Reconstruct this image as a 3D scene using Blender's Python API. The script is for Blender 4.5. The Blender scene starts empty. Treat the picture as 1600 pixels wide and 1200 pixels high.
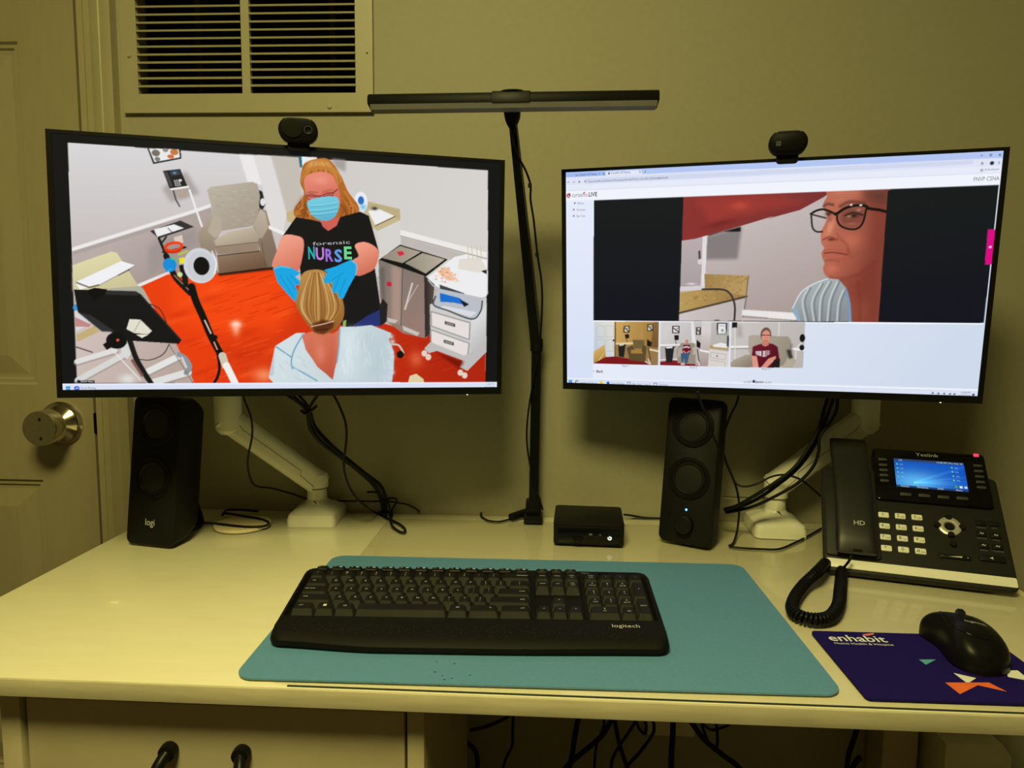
import bpy, bmesh, math, random
import numpy as np
from mathutils import Vector, Matrix, Euler
random.seed(7)
scene = bpy.context.scene
COL = scene.collection
R = math.radians

# ------------------------------------------------------------------ camera
CAM = Vector((0.0, -1.302, 1.1343)); FPX = 1110.0
_yaw, _pitch, _roll = R(2.957), R(5.902), R(0.552)
_fwd = Vector((-math.sin(_yaw)*math.cos(_pitch), math.cos(_yaw)*math.cos(_pitch), -math.sin(_pitch)))
_rt = Vector((math.cos(_yaw), math.sin(_yaw), 0)); _up = _rt.cross(_fwd)
_r2 = math.cos(_roll)*_rt + math.sin(_roll)*_up
_u2 = -math.sin(_roll)*_rt + math.cos(_roll)*_up
cd = bpy.data.cameras.new('camera'); cam = bpy.data.objects.new('camera', cd); COL.objects.link(cam)
cam.matrix_world = Matrix(((_r2.x, _u2.x, -_fwd.x, CAM.x), (_r2.y, _u2.y, -_fwd.y, CAM.y), (_r2.z, _u2.z, -_fwd.z, CAM.z), (0, 0, 0, 1)))
cd.sensor_fit = 'HORIZONTAL'; cd.sensor_width = 36.0; cd.lens = 36.0*FPX/1600.0; cd.clip_start = 0.01
scene.camera = cam

# ------------------------------------------------------------------ light and exposure
LAMP_AT = (-0.26, -1.44, 2.385); LAMP_POWER = 37.5; LAMP_COL = (1.0, 0.89, 0.33)
w = bpy.data.worlds.new('room_air'); scene.world = w; w.use_nodes = True
w.node_tree.nodes['Background'].inputs[0].default_value = (1.0, 0.85, 0.45, 1)
w.node_tree.nodes['Background'].inputs[1].default_value = 0.01
la = bpy.data.lights.new('ceiling_lamp_light', 'AREA'); la.shape = 'DISK'; la.size = 0.60
la.energy = LAMP_POWER; la.color = LAMP_COL
lo = bpy.data.objects.new('ceiling_lamp_light', la); COL.objects.link(lo); lo.location = (LAMP_AT[0], LAMP_AT[1], LAMP_AT[2]-0.062)
vs = scene.view_settings
vs.view_transform = 'Standard'; vs.look = 'None'; vs.exposure = 0.0; vs.gamma = 1.0; vs.use_curve_mapping = False
SCREEN_GAIN = 1.0
DT = 0.75      # height of the desk top

# ------------------------------------------------------------------ helpers
def lin(c):
    o = []
    for v in c[:3]:
        v = v/255.0
        o.append(v/12.92 if v <= 0.04045 else ((v+0.055)/1.055)**2.4)
    return tuple(o)
def at(px, py, y):                       # point of the room seen at a pixel, at a given distance from the wall
    d = _r2*((px-800)/FPX) - _u2*((py-600)/FPX) + _fwd
    t = (y-CAM.y)/d.y
    return CAM + d*t
def on(px, py, z=DT):
    d = _r2*((px-800)/FPX) - _u2*((py-600)/FPX) + _fwd
    t = (z-CAM.z)/d.z
    return CAM + d*t
MATS = {}
def mat(name, col, rough=0.5, metal=0.0, var=0.06, scale=40.0, bump=0.0, spec=0.5, coat=0.0, emit=None, es=1.0, stretch=None):
    if name in MATS: return MATS[name]
    m = bpy.data.materials.new(name); m.use_nodes = True; MATS[name] = m
    nt = m.node_tree; b = nt.nodes['Principled BSDF']
    b.inputs['Roughness'].default_value = rough; b.inputs['Metallic'].default_value = metal
    b.inputs['Specular IOR Level'].default_value = spec
    b.inputs['Coat Weight'].default_value = coat
    tc = nt.nodes.new('ShaderNodeTexCoord'); mp = nt.nodes.new('ShaderNodeMapping')
    nt.links.new(tc.outputs['Object'], mp.inputs[0])
    if stretch: mp.inputs['Scale'].default_value = stretch
    nz = nt.nodes.new('ShaderNodeTexNoise'); nz.inputs['Scale'].default_value = scale; nz.inputs['Detail'].default_value = 4
    nt.links.new(mp.outputs[0], nz.inputs[0])
    rp = nt.nodes.new('ShaderNodeValToRGB')
    rp.color_ramp.elements[0].position = 0.3; rp.color_ramp.elements[1].position = 0.7
    rp.color_ramp.elements[0].color = (*[v*(1-var) for v in col], 1); rp.color_ramp.elements[1].color = (*[min(1, v*(1+var)) for v in col], 1)
    nt.links.new(nz.outputs[0], rp.inputs[0]); nt.links.new(rp.outputs[0], b.inputs['Base Color'])
    if bump:
        bp = nt.nodes.new('ShaderNodeBump'); bp.inputs['Strength'].default_value = bump; bp.inputs['Distance'].default_value = 0.002
        nt.links.new(nz.outputs[0], bp.inputs['Height']); nt.links.new(bp.outputs[0], b.inputs['Normal'])
    if emit:
        b.inputs['Emission Color'].default_value = (*emit, 1); b.inputs['Emission Strength'].default_value = es
    return m
def clear_mat(name, tint, ior=1.45, rough=0.05, gain=1.0):
    m = bpy.data.materials.new(name); m.use_nodes = True; nt = m.node_tree
    for n in list(nt.nodes): nt.nodes.remove(n)
    out = nt.nodes.new('ShaderNodeOutputMaterial'); mx = nt.nodes.new('ShaderNodeMixShader')
    tr = nt.nodes.new('ShaderNodeBsdfTransparent'); tr.inputs[0].default_value = (*tint, 1)
    gl = nt.nodes.new('ShaderNodeBsdfGlossy'); gl.inputs['Roughness'].default_value = rough; gl.inputs[0].default_value = (gain, gain, gain, 1)
    fr = nt.nodes.new('ShaderNodeFresnel'); fr.inputs[0].default_value = ior
    ge = nt.nodes.new('ShaderNodeNewGeometry'); inv = nt.nodes.new('ShaderNodeMath'); inv.operation = 'SUBTRACT'; inv.inputs[0].default_value = 1.0
    mul = nt.nodes.new('ShaderNodeMath'); mul.operation = 'MULTIPLY'        # the sheet reflects at its outer surface only
    nt.links.new(ge.outputs['Backfacing'], inv.inputs[1]); nt.links.new(inv.outputs[0], mul.inputs[0]); nt.links.new(fr.outputs[0], mul.inputs[1])
    nt.links.new(mul.outputs[0], mx.inputs[0]); nt.links.new(tr.outputs[0], mx.inputs[1]); nt.links.new(gl.outputs[0], mx.inputs[2])
    nt.links.new(mx.outputs[0], out.inputs[0]); MATS[name] = m
    return m
def link(name, me, m, parent=None, smooth=None):
    o = bpy.data.objects.new(name, me); COL.objects.link(o)
    if m is not None and not me.materials: me.materials.append(MATS[m] if isinstance(m, str) else m)
    if parent is not None: o.parent = parent
    if smooth: shade(me, smooth)
    return o
def shade(me, ang=40):
    me.polygons.foreach_set('use_smooth', [True]*len(me.polygons))
    try: me.set_sharp_from_angle(angle=R(ang))
    except Exception: pass
def bm_obj(name, bm, m, parent=None, smooth=None):
    bmesh.ops.recalc_face_normals(bm, faces=bm.faces)
    me = bpy.data.meshes.new(name); bm.to_mesh(me); bm.free()
    return link(name, me, m, parent, smooth)
def empty(name, loc, rz=0.0, rot=None):
    o = bpy.data.objects.new(name, None); COL.objects.link(o); o.location = loc
    o.rotation_euler = rot if rot else (0, 0, rz); o.empty_display_size = 0.05
    return o
def tag(o, label, cat, group=None):
    o['label'] = label; o['category'] = cat
    if group: o['group'] = group
    return o
def struct(o): o['kind'] = 'structure'; return o
def box_bm(x0, x1, y0, y1, z0, z1, bev=0.0, seg=2, bm=None):
    own = bm is None
    t = bmesh.new()
    v = [t.verts.new((x, y, z)) for z in (z0, z1) for y in (y0, y1) for x in (x0, x1)]
    for f in ((0, 2, 3, 1), (4, 5, 7, 6), (0, 1, 5, 4), (2, 6, 7, 3), (0, 4, 6, 2), (1, 3, 7, 5)): t.faces.new([v[i] for i in f])
    if bev: bmesh.ops.bevel(t, geom=list(t.edges), offset=bev, segments=seg, affect='EDGES', profile=0.5)
    if own: return t
    me = bpy.data.meshes.new('tmp'); t.to_mesh(me); t.free(); bm.from_mesh(me); bpy.data.meshes.remove(me)
    return bm
def box(name, x0, x1, y0, y1, z0, z1, m, parent=None, bev=0.0, seg=2):
    return bm_obj(name, box_bm(x0, x1, y0, y1, z0, z1, bev, seg), m, parent, 40 if bev else None)
def prism_bm(outline, h0, h1, axis='z', bev=0.0, seg=2, bm=None):
    """outline: 2D points; extruded along axis. axis z:(x,y) y:(x,z) x:(y,z)"""
    t = bmesh.new()
    def p(a, b, h): return {'z': (a, b, h), 'y': (a, h, b), 'x': (h, a, b)}[axis]
    lo_ = [t.verts.new(p(a, b, h0)) for a, b in outline]; hi_ = [t.verts.new(p(a, b, h1)) for a, b in outline]
    n = len(outline)
    fl = t.faces.new(lo_); fh = t.faces.new(hi_)
    for i in range(n): t.faces.new((lo_[i], lo_[(i+1) % n], hi_[(i+1) % n], hi_[i]))
    bmesh.ops.recalc_face_normals(t, faces=t.faces)
    if bev:
        ed = [e for e in t.edges if (fl in e.link_faces or fh in e.link_faces)]
        bmesh.ops.bevel(t, geom=ed, offset=bev, segments=seg, affect='EDGES', profile=0.5)
    if bm is None: return t
    me = bpy.data.meshes.new('tmp'); t.to_mesh(me); t.free(); bm.from_mesh(me); bpy.data.meshes.remove(me)
    return bm
def rrect(x0, x1, y0, y1, r, n=5):
    pts = []
    for cx, cy, a0 in ((x1-r, y0+r, -90), (x1-r, y1-r, 0), (x0+r, y1-r, 90), (x0+r, y0+r, 180)):
        for i in range(n+1):
            a = R(a0+90*i/n); pts.append((cx+r*math.cos(a), cy+r*math.sin(a)))
    return pts
def ellipse(cx, cy, rx, ry, n=32): return [(cx+rx*math.cos(2*math.pi*i/n), cy+ry*math.sin(2*math.pi*i/n)) for i in range(n)]
def prism(name, outline, h0, h1, m, parent=None, axis='z', bev=0.0, seg=2, smooth=40):
    return bm_obj(name, prism_bm(outline, h0, h1, axis, bev, seg), m, parent, smooth)
def lathe_bm(profile, axis='z', n=32, center=(0, 0, 0)):
    """profile: (radius, height) pairs"""
    t = bmesh.new(); rings = []
    def p(r, h, a):
        c, s = r*math.cos(a), r*math.sin(a)
        q = {'z': (c, s, h), 'y': (c, h, s), 'x': (h, c, s)}[axis]
        return (q[0]+center[0], q[1]+center[1], q[2]+center[2])
    for r, h in profile:
        if r < 1e-6: rings.append([t.verts.new(p(0, h, 0))])
        else: rings.append([t.verts.new(p(r, h, 2*math.pi*i/n)) for i in range(n)])
    for a, b in zip(rings, rings[1:]):
        for i in range(n):
            j = (i+1) % n
            if len(a) == 1 and len(b) == 1: continue
            if len(a) == 1: t.faces.new((a[0], b[i], b[j]))
            elif len(b) == 1: t.faces.new((a[i], a[j], b[0]))
            else: t.faces.new((a[i], a[j], b[j], b[i]))
    return t
def lathe(name, profile, m, parent=None, axis='z', n=32, center=(0, 0, 0), smooth=35):
    return bm_obj(name, lathe_bm(profile, axis, n, center), m, parent, smooth)
def spline(pts, n=8, closed=False):
    P = [Vector(p) for p in pts]; out = []
    N = len(P)
    rng = range(N) if closed else range(N-1)
    for i in rng:
        p1, p2 = P[i], P[(i+1) % N]
        p0 = P[i-1] if (closed or i > 0) else p1*2-p2
        p3 = P[(i+2) % N] if (closed or i < N-2) else p2*2-p1
        for k in range(n):
            t = k/n
            out.append(0.5*((2*p1)+(p2-p0)*t+(2*p0-5*p1+4*p2-p3)*t*t+(3*p1-p0-3*p2+p3)*t**3))
    if not closed: out.append(P[-1])
    return out
def tube_bm(path, r, sides=8, bm=None, section=None):
    """sweep a round (or given 2D) section along a path"""
    t = bm or bmesh.new(); path = [Vector(p) for p in path]; rings = []
    nrm = None
    for i, p in enumerate(path):
        tg = (path[min(i+1, len(path)-1)]-path[max(i-1, 0)]).normalized()
        if nrm is None:
            nrm = tg.orthogonal().normalized() if section is None else (Vector((0, 0, 1)) - tg*tg.z).normalized() if abs(tg.z) < 0.99 else Vector((0, -1, 0))
        else:
            nrm = (nrm - tg*nrm.dot(tg)).normalized()
        bn = tg.cross(nrm); rr = r[i] if isinstance(r, (list, tuple)) else r
        if section is None: ring = [t.verts.new(p + nrm*rr*math.cos(2*math.pi*k/sides) + bn*rr*math.sin(2*math.pi*k/sides)) for k in range(sides)]
        else: ring = [t.verts.new(p + bn*a*rr + nrm*b*rr) for a, b in section]
        rings.append(ring)
    for a, b in zip(rings, rings[1:]):
        n = len(a)
        for k in range(n): t.faces.new((a[k], a[(k+1) % n], b[(k+1) % n], b[k]))
    t.faces.new(rings[0][::-1]); t.faces.new(rings[-1])
    return t
def tube(name, pts, r, m, parent=None, n=8, sides=8, raw=False, section=None):
    return bm_obj(name, tube_bm(pts if raw else spline(pts, n), r, sides, section=section), m, parent, 50)
def loft(name, rings, m, parent=None, smooth=50, closed=True):
    t = bmesh.new(); vr = [[t.verts.new(p) for p in ring] for ring in rings]
    n = len(vr[0])
    for a, b in zip(vr, vr[1:]):
        for k in range(n if closed else n-1): t.faces.new((a[k], a[(k+1) % n], b[(k+1) % n], b[k]))
    if closed: t.faces.new(vr[0][::-1]); t.faces.new(vr[-1])
    return bm_obj(name, t, m, parent, smooth)
TEXT = {}
def text_mesh(s, bold=0.0):
    """unit lettering mesh lying in XY: returns mesh, width, height (left bottom at the origin)"""
    if (s, bold) in TEXT: return TEXT[(s, bold)]
    cu = bpy.data.curves.new('lettering', 'FONT'); cu.body = s; cu.size = 1.0; cu.resolution_u = 2; cu.offset = bold; cu.fill_mode = 'FRONT'
    o = bpy.data.objects.new('lettering', cu); COL.objects.link(o)
    dg = bpy.context.evaluated_depsgraph_get(); dg.update()
    me = bpy.data.meshes.new_from_object(o.evaluated_get(dg))
    bpy.data.objects.remove(o); bpy.data.curves.remove(cu)
    co = np.empty(len(me.vertices)*3); me.vertices.foreach_get('co', co); co = co.reshape(-1, 3)
    mn, mx = co.min(0), co.max(0); co -= [mn[0], 0, 0]
    me.vertices.foreach_set('co', co.ravel()); me.update(); me.materials.clear()
    TEXT[(s, bold)] = (me, mx[0]-mn[0], 0.69)
    return TEXT[(s, bold)]
def text(name, s, m, parent, loc, rot=(0, 0, 0), cap=0.004, width=None, center=False, bold=0.0):
    """flat lettering: cap = height of the capitals, width = total width"""
    src, wd, ht = text_mesh(s, bold)
    me = src.copy(); me.name = name
    sy = cap/ht; sx = (width/wd) if width else sy
    co = np.empty(len(me.vertices)*3); me.vertices.foreach_get('co', co); co = co.reshape(-1, 3)
    co[:, 0] = co[:, 0]*sx - (wd*sx/2 if center else 0); co[:, 1] = co[:, 1]*sy - (cap/2 if center else 0); co[:, 2] = 0
    me.vertices.foreach_set('co', co.ravel()); me.update()
    o = link(name, me, m, parent); o.location = loc; o.rotation_euler = rot
    return o

# ------------------------------------------------------------------ materials
mat('wall_paint', (0.33, 0.31, 0.22), 0.65, var=0.03, scale=90, bump=0.06)
mat('door_paint', (0.33, 0.29, 0.18), 0.42, var=0.03, scale=30, bump=0.10, stretch=(3, 3, 0.5))
mat('trim_paint', (0.36, 0.32, 0.20), 0.45, var=0.03, scale=30)
mat('vent_paint', (0.38, 0.35, 0.24), 0.4, var=0.02)
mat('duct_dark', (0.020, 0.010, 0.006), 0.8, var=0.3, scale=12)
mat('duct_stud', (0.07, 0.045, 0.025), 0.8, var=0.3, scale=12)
mat('floor_wood', (0.07, 0.04, 0.022), 0.5, var=0.3, scale=6, stretch=(1, 12, 1))
mat('ceiling_paint', (0.75, 0.72, 0.6), 0.8, var=0.02)
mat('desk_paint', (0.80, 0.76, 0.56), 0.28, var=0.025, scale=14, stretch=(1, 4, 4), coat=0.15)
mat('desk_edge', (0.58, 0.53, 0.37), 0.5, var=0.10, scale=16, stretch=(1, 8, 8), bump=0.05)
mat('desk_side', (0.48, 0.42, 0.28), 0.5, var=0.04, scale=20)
mat('black_plastic', (0.006, 0.006, 0.0055), 0.36, spec=0.15, var=0.15, scale=60)
mat('black_matte', (0.007, 0.007, 0.006), 0.55, spec=0.16, var=0.15, scale=200, bump=0.03)
mat('black_gloss', (0.004, 0.004, 0.0045), 0.14, spec=0.3, var=0.1)
mat('black_rubber', (0.006, 0.006, 0.006), 0.5, spec=0.2, var=0.2, scale=80)
mat('bezel_black', (0.006, 0.006, 0.0065), 0.42, spec=0.15, var=0.1)
mat('cone_black', (0.014, 0.0135, 0.012), 0.5, spec=0.25, var=0.1)
mat('fabric_grey', (0.035, 0.038, 0.034), 0.9, var=0.3, scale=900, bump=0.3)
mat('arm_white', (0.74, 0.73, 0.62), 0.32, var=0.02)
mat('arm_seam', (0.10, 0.09, 0.06), 0.6)
mat('chrome', (0.62, 0.58, 0.48), 0.16, 1.0, var=0.05)
mat('chrome_brushed', (0.56, 0.52, 0.44), 0.24, 1.0, var=0.1, scale=160, stretch=(1, 8, 1))
mat('pad_teal', (0.105, 0.265, 0.46), 0.5, spec=0.2, var=0.05, scale=300, bump=0.05)
mat('pad_edge', (0.62, 0.58, 0.44), 0.6)
mat('speck_and_shade', (0.02, 0.03, 0.03), 0.6)
mat('pad_purple', (0.013, 0.007, 0.115), 0.9, spec=0.08, var=0.12, scale=600, bump=0.1)
mat('print_white', (0.80, 0.80, 0.80), 0.7)
mat('print_orange', (0.85, 0.15, 0.03), 0.7)
mat('print_coral', (0.80, 0.20, 0.16), 0.7)
mat('print_teal', (0.10, 0.38, 0.50), 0.7)
mat('mark_grey', (0.50, 0.50, 0.48), 0.5)
mat('mark_dim', (0.16, 0.16, 0.16), 0.5)
mat('mark_blue', (0.25, 0.45, 1.0), 0.5)
mat('key_white', (0.78, 0.77, 0.70), 0.35, var=0.02)
mat('silver', (0.66, 0.64, 0.58), 0.32, 0.6, var=0.03)
mat('phone_black', (0.013, 0.013, 0.0115), 0.48, spec=0.22, var=0.12, scale=400, bump=0.04)
mat('handset_black', (0.013, 0.013, 0.012), 0.4, spec=0.3, var=0.1, scale=300)
mat('key_side', (0.040, 0.040, 0.037), 0.4, spec=0.3, var=0.1)  # grey sides lightened to paint in reflections on the key fronts
mat('webcam_black', (0.005, 0.005, 0.005), 0.45, spec=0.08)
mat('webcam_cover', (0.012, 0.013, 0.011), 0.8, spec=0.05)
mat('mark_faint', (0.05, 0.05, 0.045), 0.6)
mat('key_black', (0.009, 0.009, 0.0085), 0.4, spec=0.15, var=0.1)
mat('key_body', (0.006, 0.006, 0.0052), 0.55, spec=0.10, var=0.1, scale=200, bump=0.02)
mat('led_blue', (0.02, 0.1, 0.5), 0.4, emit=(0.06, 0.35, 1.0), es=6.0)
mat('led_red', (0.5, 0.02, 0.05), 0.4, emit=(1.0, 0.04, 0.10), es=1.4)
mat('led_white', (0.8, 0.8, 0.8), 0.4, emit=(1.0, 1.0, 0.95), es=1.6)
mat('disc_wood', (0.78, 0.66, 0.42), 0.45, var=0.08, scale=20)
mat('diffuser_off', (0.17, 0.165, 0.16), 0.5, var=0.04)
mat('lamp_glow', (0.9, 0.85, 0.7), 0.5, emit=(1.0, 0.89, 0.40), es=1.6)
mat('outlet_white', (0.70, 0.66, 0.50), 0.4)
mat('box_pale', (0.82, 0.80, 0.62), 0.5)
clear_mat('clear_vinyl', (0.965, 0.96, 0.95), 1.42, 0.085, 0.9)

# ================================================================== the room
def cells(xs, zs, holes, y0, y1):
    bm = bmesh.new()
    for a, b in zip(xs, xs[1:]):
        for c, d in zip(zs, zs[1:]):
            if any(a >= h[0]-1e-6 and b <= h[1]+1e-6 and c >= h[2]-1e-6 and d <= h[3]+1e-6 for h in holes): continue
            box_bm(a, b, y0, y1, c, d, bm=bm)
    bmesh.ops.remove_doubles(bm, verts=bm.verts, dist=1e-5)
    return bm
VH = (-0.752, -0.344, 1.512, 1.825); DH = (-1.655, -0.846, 0.0, 2.05)
struct(bm_obj('wall_back', cells([-2.4, DH[0], DH[1], VH[0], VH[1], 2.2], [0, VH[2], VH[3], 2.05, 2.45], [VH, DH], 0.0, 0.12), 'wall_paint'))
struct(box('floor', -2.4, 2.2, -3.4, 0.12, -0.1, 0.0, 'floor_wood'))
struct(box('ceiling', -2.4, 2.2, -3.4, 0.12, 2.45, 2.55, 'ceiling_paint'))
struct(box('wall_left', -2.5, -2.4, -3.4, 0.12, 0, 2.45, 'wall_paint'))
struct(box('wall_right', 2.2, 2.3, -3.4, 0.12, 0, 2.45, 'wall_paint'))
struct(box('wall_front', -2.4, 2.2, -3.5, -3.4, 0, 2.45, 'wall_paint'))

# door: leaf with open fields, moulded panels set into them
LX0, LX1 = -1.628, -0.865
ST = 0.108; MID = (LX0+LX1)/2
fields = [(LX0+ST, MID-0.045), (MID+0.045, LX1-ST)]
pz = [(0.20, 0.800), (0.985, 1.612), (1.735, 1.90)]
holes = [(a, b, c, d) for a, b in fields for c, d in pz]
xs = sorted({LX0, LX1, *[v for f_ in fields for v in f_]}); zs = sorted({0.008, 2.038, *[v for p_ in pz for v in p_]})
door = struct(bm_obj('door_1', cells(xs, zs, holes, -0.004, 0.032), 'door_paint'))
def panel_bm(w_, h_):
    bm = bmesh.new(); rings = []
    for ins, y in ((0, -0.004), (0.004, 0.001), (0.010, 0.001), (0.013, 0.005), (0.020, 0.005), (0.055, -0.0015), (0.058, -0.0015)):
        rings.append([bm.verts.new((x, y, z)) for x, z in ((ins, ins), (w_-ins, ins), (w_-ins, h_-ins), (ins, h_-ins))])
    for a, b in zip(rings, rings[1:]):
        for k in range(4): bm.faces.new((a[k], a[(k+1) % 4], b[(k+1) % 4], b[k]))
    bm.faces.new(rings[-1])
    back = [bm.verts.new((x, 0.03, z)) for x, z in ((0, 0), (w_, 0), (w_, h_), (0, h_))]
    for k in range(4): bm.faces.new((rings[0][k], back[k], back[(k+1) % 4], rings[0][(k+1) % 4]))
    bm.faces.new(back)
    return bm
for a, b, c, d in holes:
    o = bm_obj('door_panel', panel_bm(b-a, d-c), 'door_paint', door); o.location = (a, 0, c)
# knob
KX, KZ = -0.929, 0.911
kn = bm_obj('door_handle', lathe_bm([(0, -0.004), (0.0425, -0.004), (0.0425, -0.007), (0.039, -0.009), (0.0365, -0.010), (0.035, -0.012), (0.020, -0.019), (0.018, -0.021), (0, -0.021)], 'y', 40, (KX, 0, KZ)), 'chrome', door, 30)
lathe('knob', [(0, -0.020), (0.0155, -0.020), (0.0155, -0.030), (0.0245, -0.034), (0.030, -0.0345), (0.0325, -0.038), (0.0325, -0.064), (0.0315, -0.066), (0, -0.0662)], 'chrome_brushed', kn, 'y', 40, (KX, 0, KZ), 30)
for dz_, dx_ in ((0.017, 0.002), (-0.018, 0.003)):
    box('key_slot', KX+dx_-0.0012, KX+dx_+0.0012, -0.0675, -0.066, KZ+dz_-0.003, KZ+dz_+0.003, 'black_gloss', kn)
box('latch_plate', LX1-0.001, LX1+0.0015, -0.0045, 0.02, 0.893, 0.932, 'black_rubber', door)
# jamb and casing
struct(bm_obj('trim_1', prism_bm([(-0.8605, -0.003), (-0.846, -0.003), (-0.846, 0.119), (-0.8605, 0.119)], 0, 2.05), 'trim_paint'))
prof = [(-0.857, 0.0), (-0.857, -0.008), (-0.846, -0.008), (-0.843, -0.010), (-0.832, -0.010), (-0.828, -0.0115), (-0.818, -0.0135), (-0.814, -0.0135), (-0.812, -0.0125), (-0.808, -0.0125), (-0.806, -0.0165), (-0.795, -0.0175), (-0.790, -0.0165), (-0.788, 0.0)]
struct(bm_obj('trim_2', prism_bm([(x, y-0.0005) for x, y in prof], 0, 2.115), 'trim_paint', None, 20))
struct(box('trim_3', -1.72, -0.857, -0.016, -0.0005, 2.05, 2.115, 'trim_paint'))
struct(box('trim_4', -1.72, -1.655, -0.016, -0.0005, 0, 2.05, 'trim_paint'))
struct(box('baseboard_back', -0.785, 2.2, -0.013, -0.0005, 0, 0.10, 'trim_paint', bev=0.003))

# ------------------------------------------------------------------ return air grille
vent = empty('wall_vent', (-0.5475, -0.0005, 1.484))
tag(vent, 'cream louvred return air grille screwed to the wall beside the door', 'vent')
def vlx(x): return x+0.5475
OP = [(vlx(-0.747), vlx(-0.5555), 0.033, 0.335), (vlx(-0.5405), vlx(-0.350), 0.033, 0.335)]
bm = cells([vlx(-0.776), OP[0][0], OP[0][1], OP[1][0], OP[1][1], vlx(-0.319)], [0, 0.033, 0.335, 0.367], OP, -0.0085, 0.0)
bm_obj('frame', bm, 'vent_paint', vent)
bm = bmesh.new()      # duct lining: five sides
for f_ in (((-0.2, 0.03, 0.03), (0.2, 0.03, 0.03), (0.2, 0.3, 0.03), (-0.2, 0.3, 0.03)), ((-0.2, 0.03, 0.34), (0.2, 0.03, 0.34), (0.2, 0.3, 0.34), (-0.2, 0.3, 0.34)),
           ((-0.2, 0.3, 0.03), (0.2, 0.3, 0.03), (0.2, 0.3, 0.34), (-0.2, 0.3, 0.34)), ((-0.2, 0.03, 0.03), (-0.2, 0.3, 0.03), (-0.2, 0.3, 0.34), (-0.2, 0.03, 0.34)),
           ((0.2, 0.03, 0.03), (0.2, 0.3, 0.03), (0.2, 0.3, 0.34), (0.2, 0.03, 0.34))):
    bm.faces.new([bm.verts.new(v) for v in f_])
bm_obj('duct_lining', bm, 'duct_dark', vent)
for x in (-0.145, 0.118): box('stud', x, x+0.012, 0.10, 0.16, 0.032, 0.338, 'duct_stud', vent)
slat_me = None
for a, b, c, d in OP:
    for k in range(22):
        z = 0.033+0.0137*(k+1)-0.0005
        if slat_me is None:
            L = b-a; bm = bmesh.new()
            sec = [(-0.0105, -0.0022), (-0.0112, 0.0), (-0.0100, 0.0010), (0.004, 0.0062), (0.0055, 0.0072), (0.0055, 0.0062), (-0.0080, 0.0004), (-0.0088, -0.0022)]
            e0 = [bm.verts.new((0.0005, y, zz)) for y, zz in sec]; e1 = [bm.verts.new((L-0.0005, y, zz)) for y, zz in sec]
            for i in range(len(sec)): bm.faces.new((e0[i], e0[(i+1) % 8], e1[(i+1) % 8], e1[i]))
            bm.faces.new(e0[::-1]); bm.faces.new(e1)
            s = bm_obj('slat', bm, 'vent_paint', vent); slat_me = s.data
        else: s = link('slat', slat_me, None, vent)
        s.location = (a, 0, z)
for px, py in ((202, 87), (515, 167)):
    p = at(px, py, -0.009); lathe('screw', [(0, -0.0115), (0.003, -0.011), (0.0042, -0.0085), (0, -0.0085)], 'vent_paint', vent, 'y', 12, (p.x+0.5475, 0, p.z-1.484))
p = at(573.5, 83, -0.009); lathe('screw_hole', [(0, -0.0088), (0.0016, -0.0088), (0.0018, -0.008), (0, -0.008)], 'black_rubber', vent, 'y', 10, (p.x+0.5475, 0, p.z-1.484))

# ------------------------------------------------------------------ ceiling lamp (above the frame)
cl = empty('ceiling_light', (LAMP_AT[0], LAMP_AT[1], 2.449)); tag(cl, 'round flush ceiling lamp giving warm yellow light above the desk', 'ceiling light')
lathe('base', [(0, 0), (0.330, 0), (0.330, -0.03), (0.315, -0.035), (0, -0.035)], 'arm_white', cl, 'z', 40)
lathe('diffuser', [(0, -0.036), (0.310, -0.036), (0.308, -0.09), (0.295, -0.105), (0, -0.110)], 'lamp_glow', cl, 'z', 40)

# ------------------------------------------------------------------ desk
DX0, DX1, DY0, DY1 = -0.723, 0.668, -0.627, -0.0015
desk = empty('desk', (0, 0, 0)); tag(desk, 'cream painted wooden desk with a drawer pedestal standing against the wall', 'desk')
def dpart(*a, **k): return box(*a, desk, **k)
dpart('worktop', DX0, DX1, DY0, DY1, DT-0.018, DT, 'desk_paint', bev=0.0012)
dpart('edge_band', DX0, DX1, DY0-0.003, DY0-0.0002, DT-0.019, DT-0.0004, 'desk_edge', bev=0.0003)
PX0, PX1, PY0, PY1 = -0.588, -0.125, -0.603, -0.20
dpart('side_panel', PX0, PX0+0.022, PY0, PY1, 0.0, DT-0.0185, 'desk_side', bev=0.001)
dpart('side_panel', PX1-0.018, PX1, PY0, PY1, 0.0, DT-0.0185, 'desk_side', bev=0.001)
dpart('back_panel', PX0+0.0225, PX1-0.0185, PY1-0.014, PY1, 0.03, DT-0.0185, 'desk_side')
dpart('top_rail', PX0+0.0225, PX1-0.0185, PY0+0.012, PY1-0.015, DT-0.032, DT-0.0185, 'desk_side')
dpart('plinth', PX0+0.0225, PX1-0.0185, PY0+0.01, PY0+0.025, 0.0, 0.06, 'desk_side')
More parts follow.
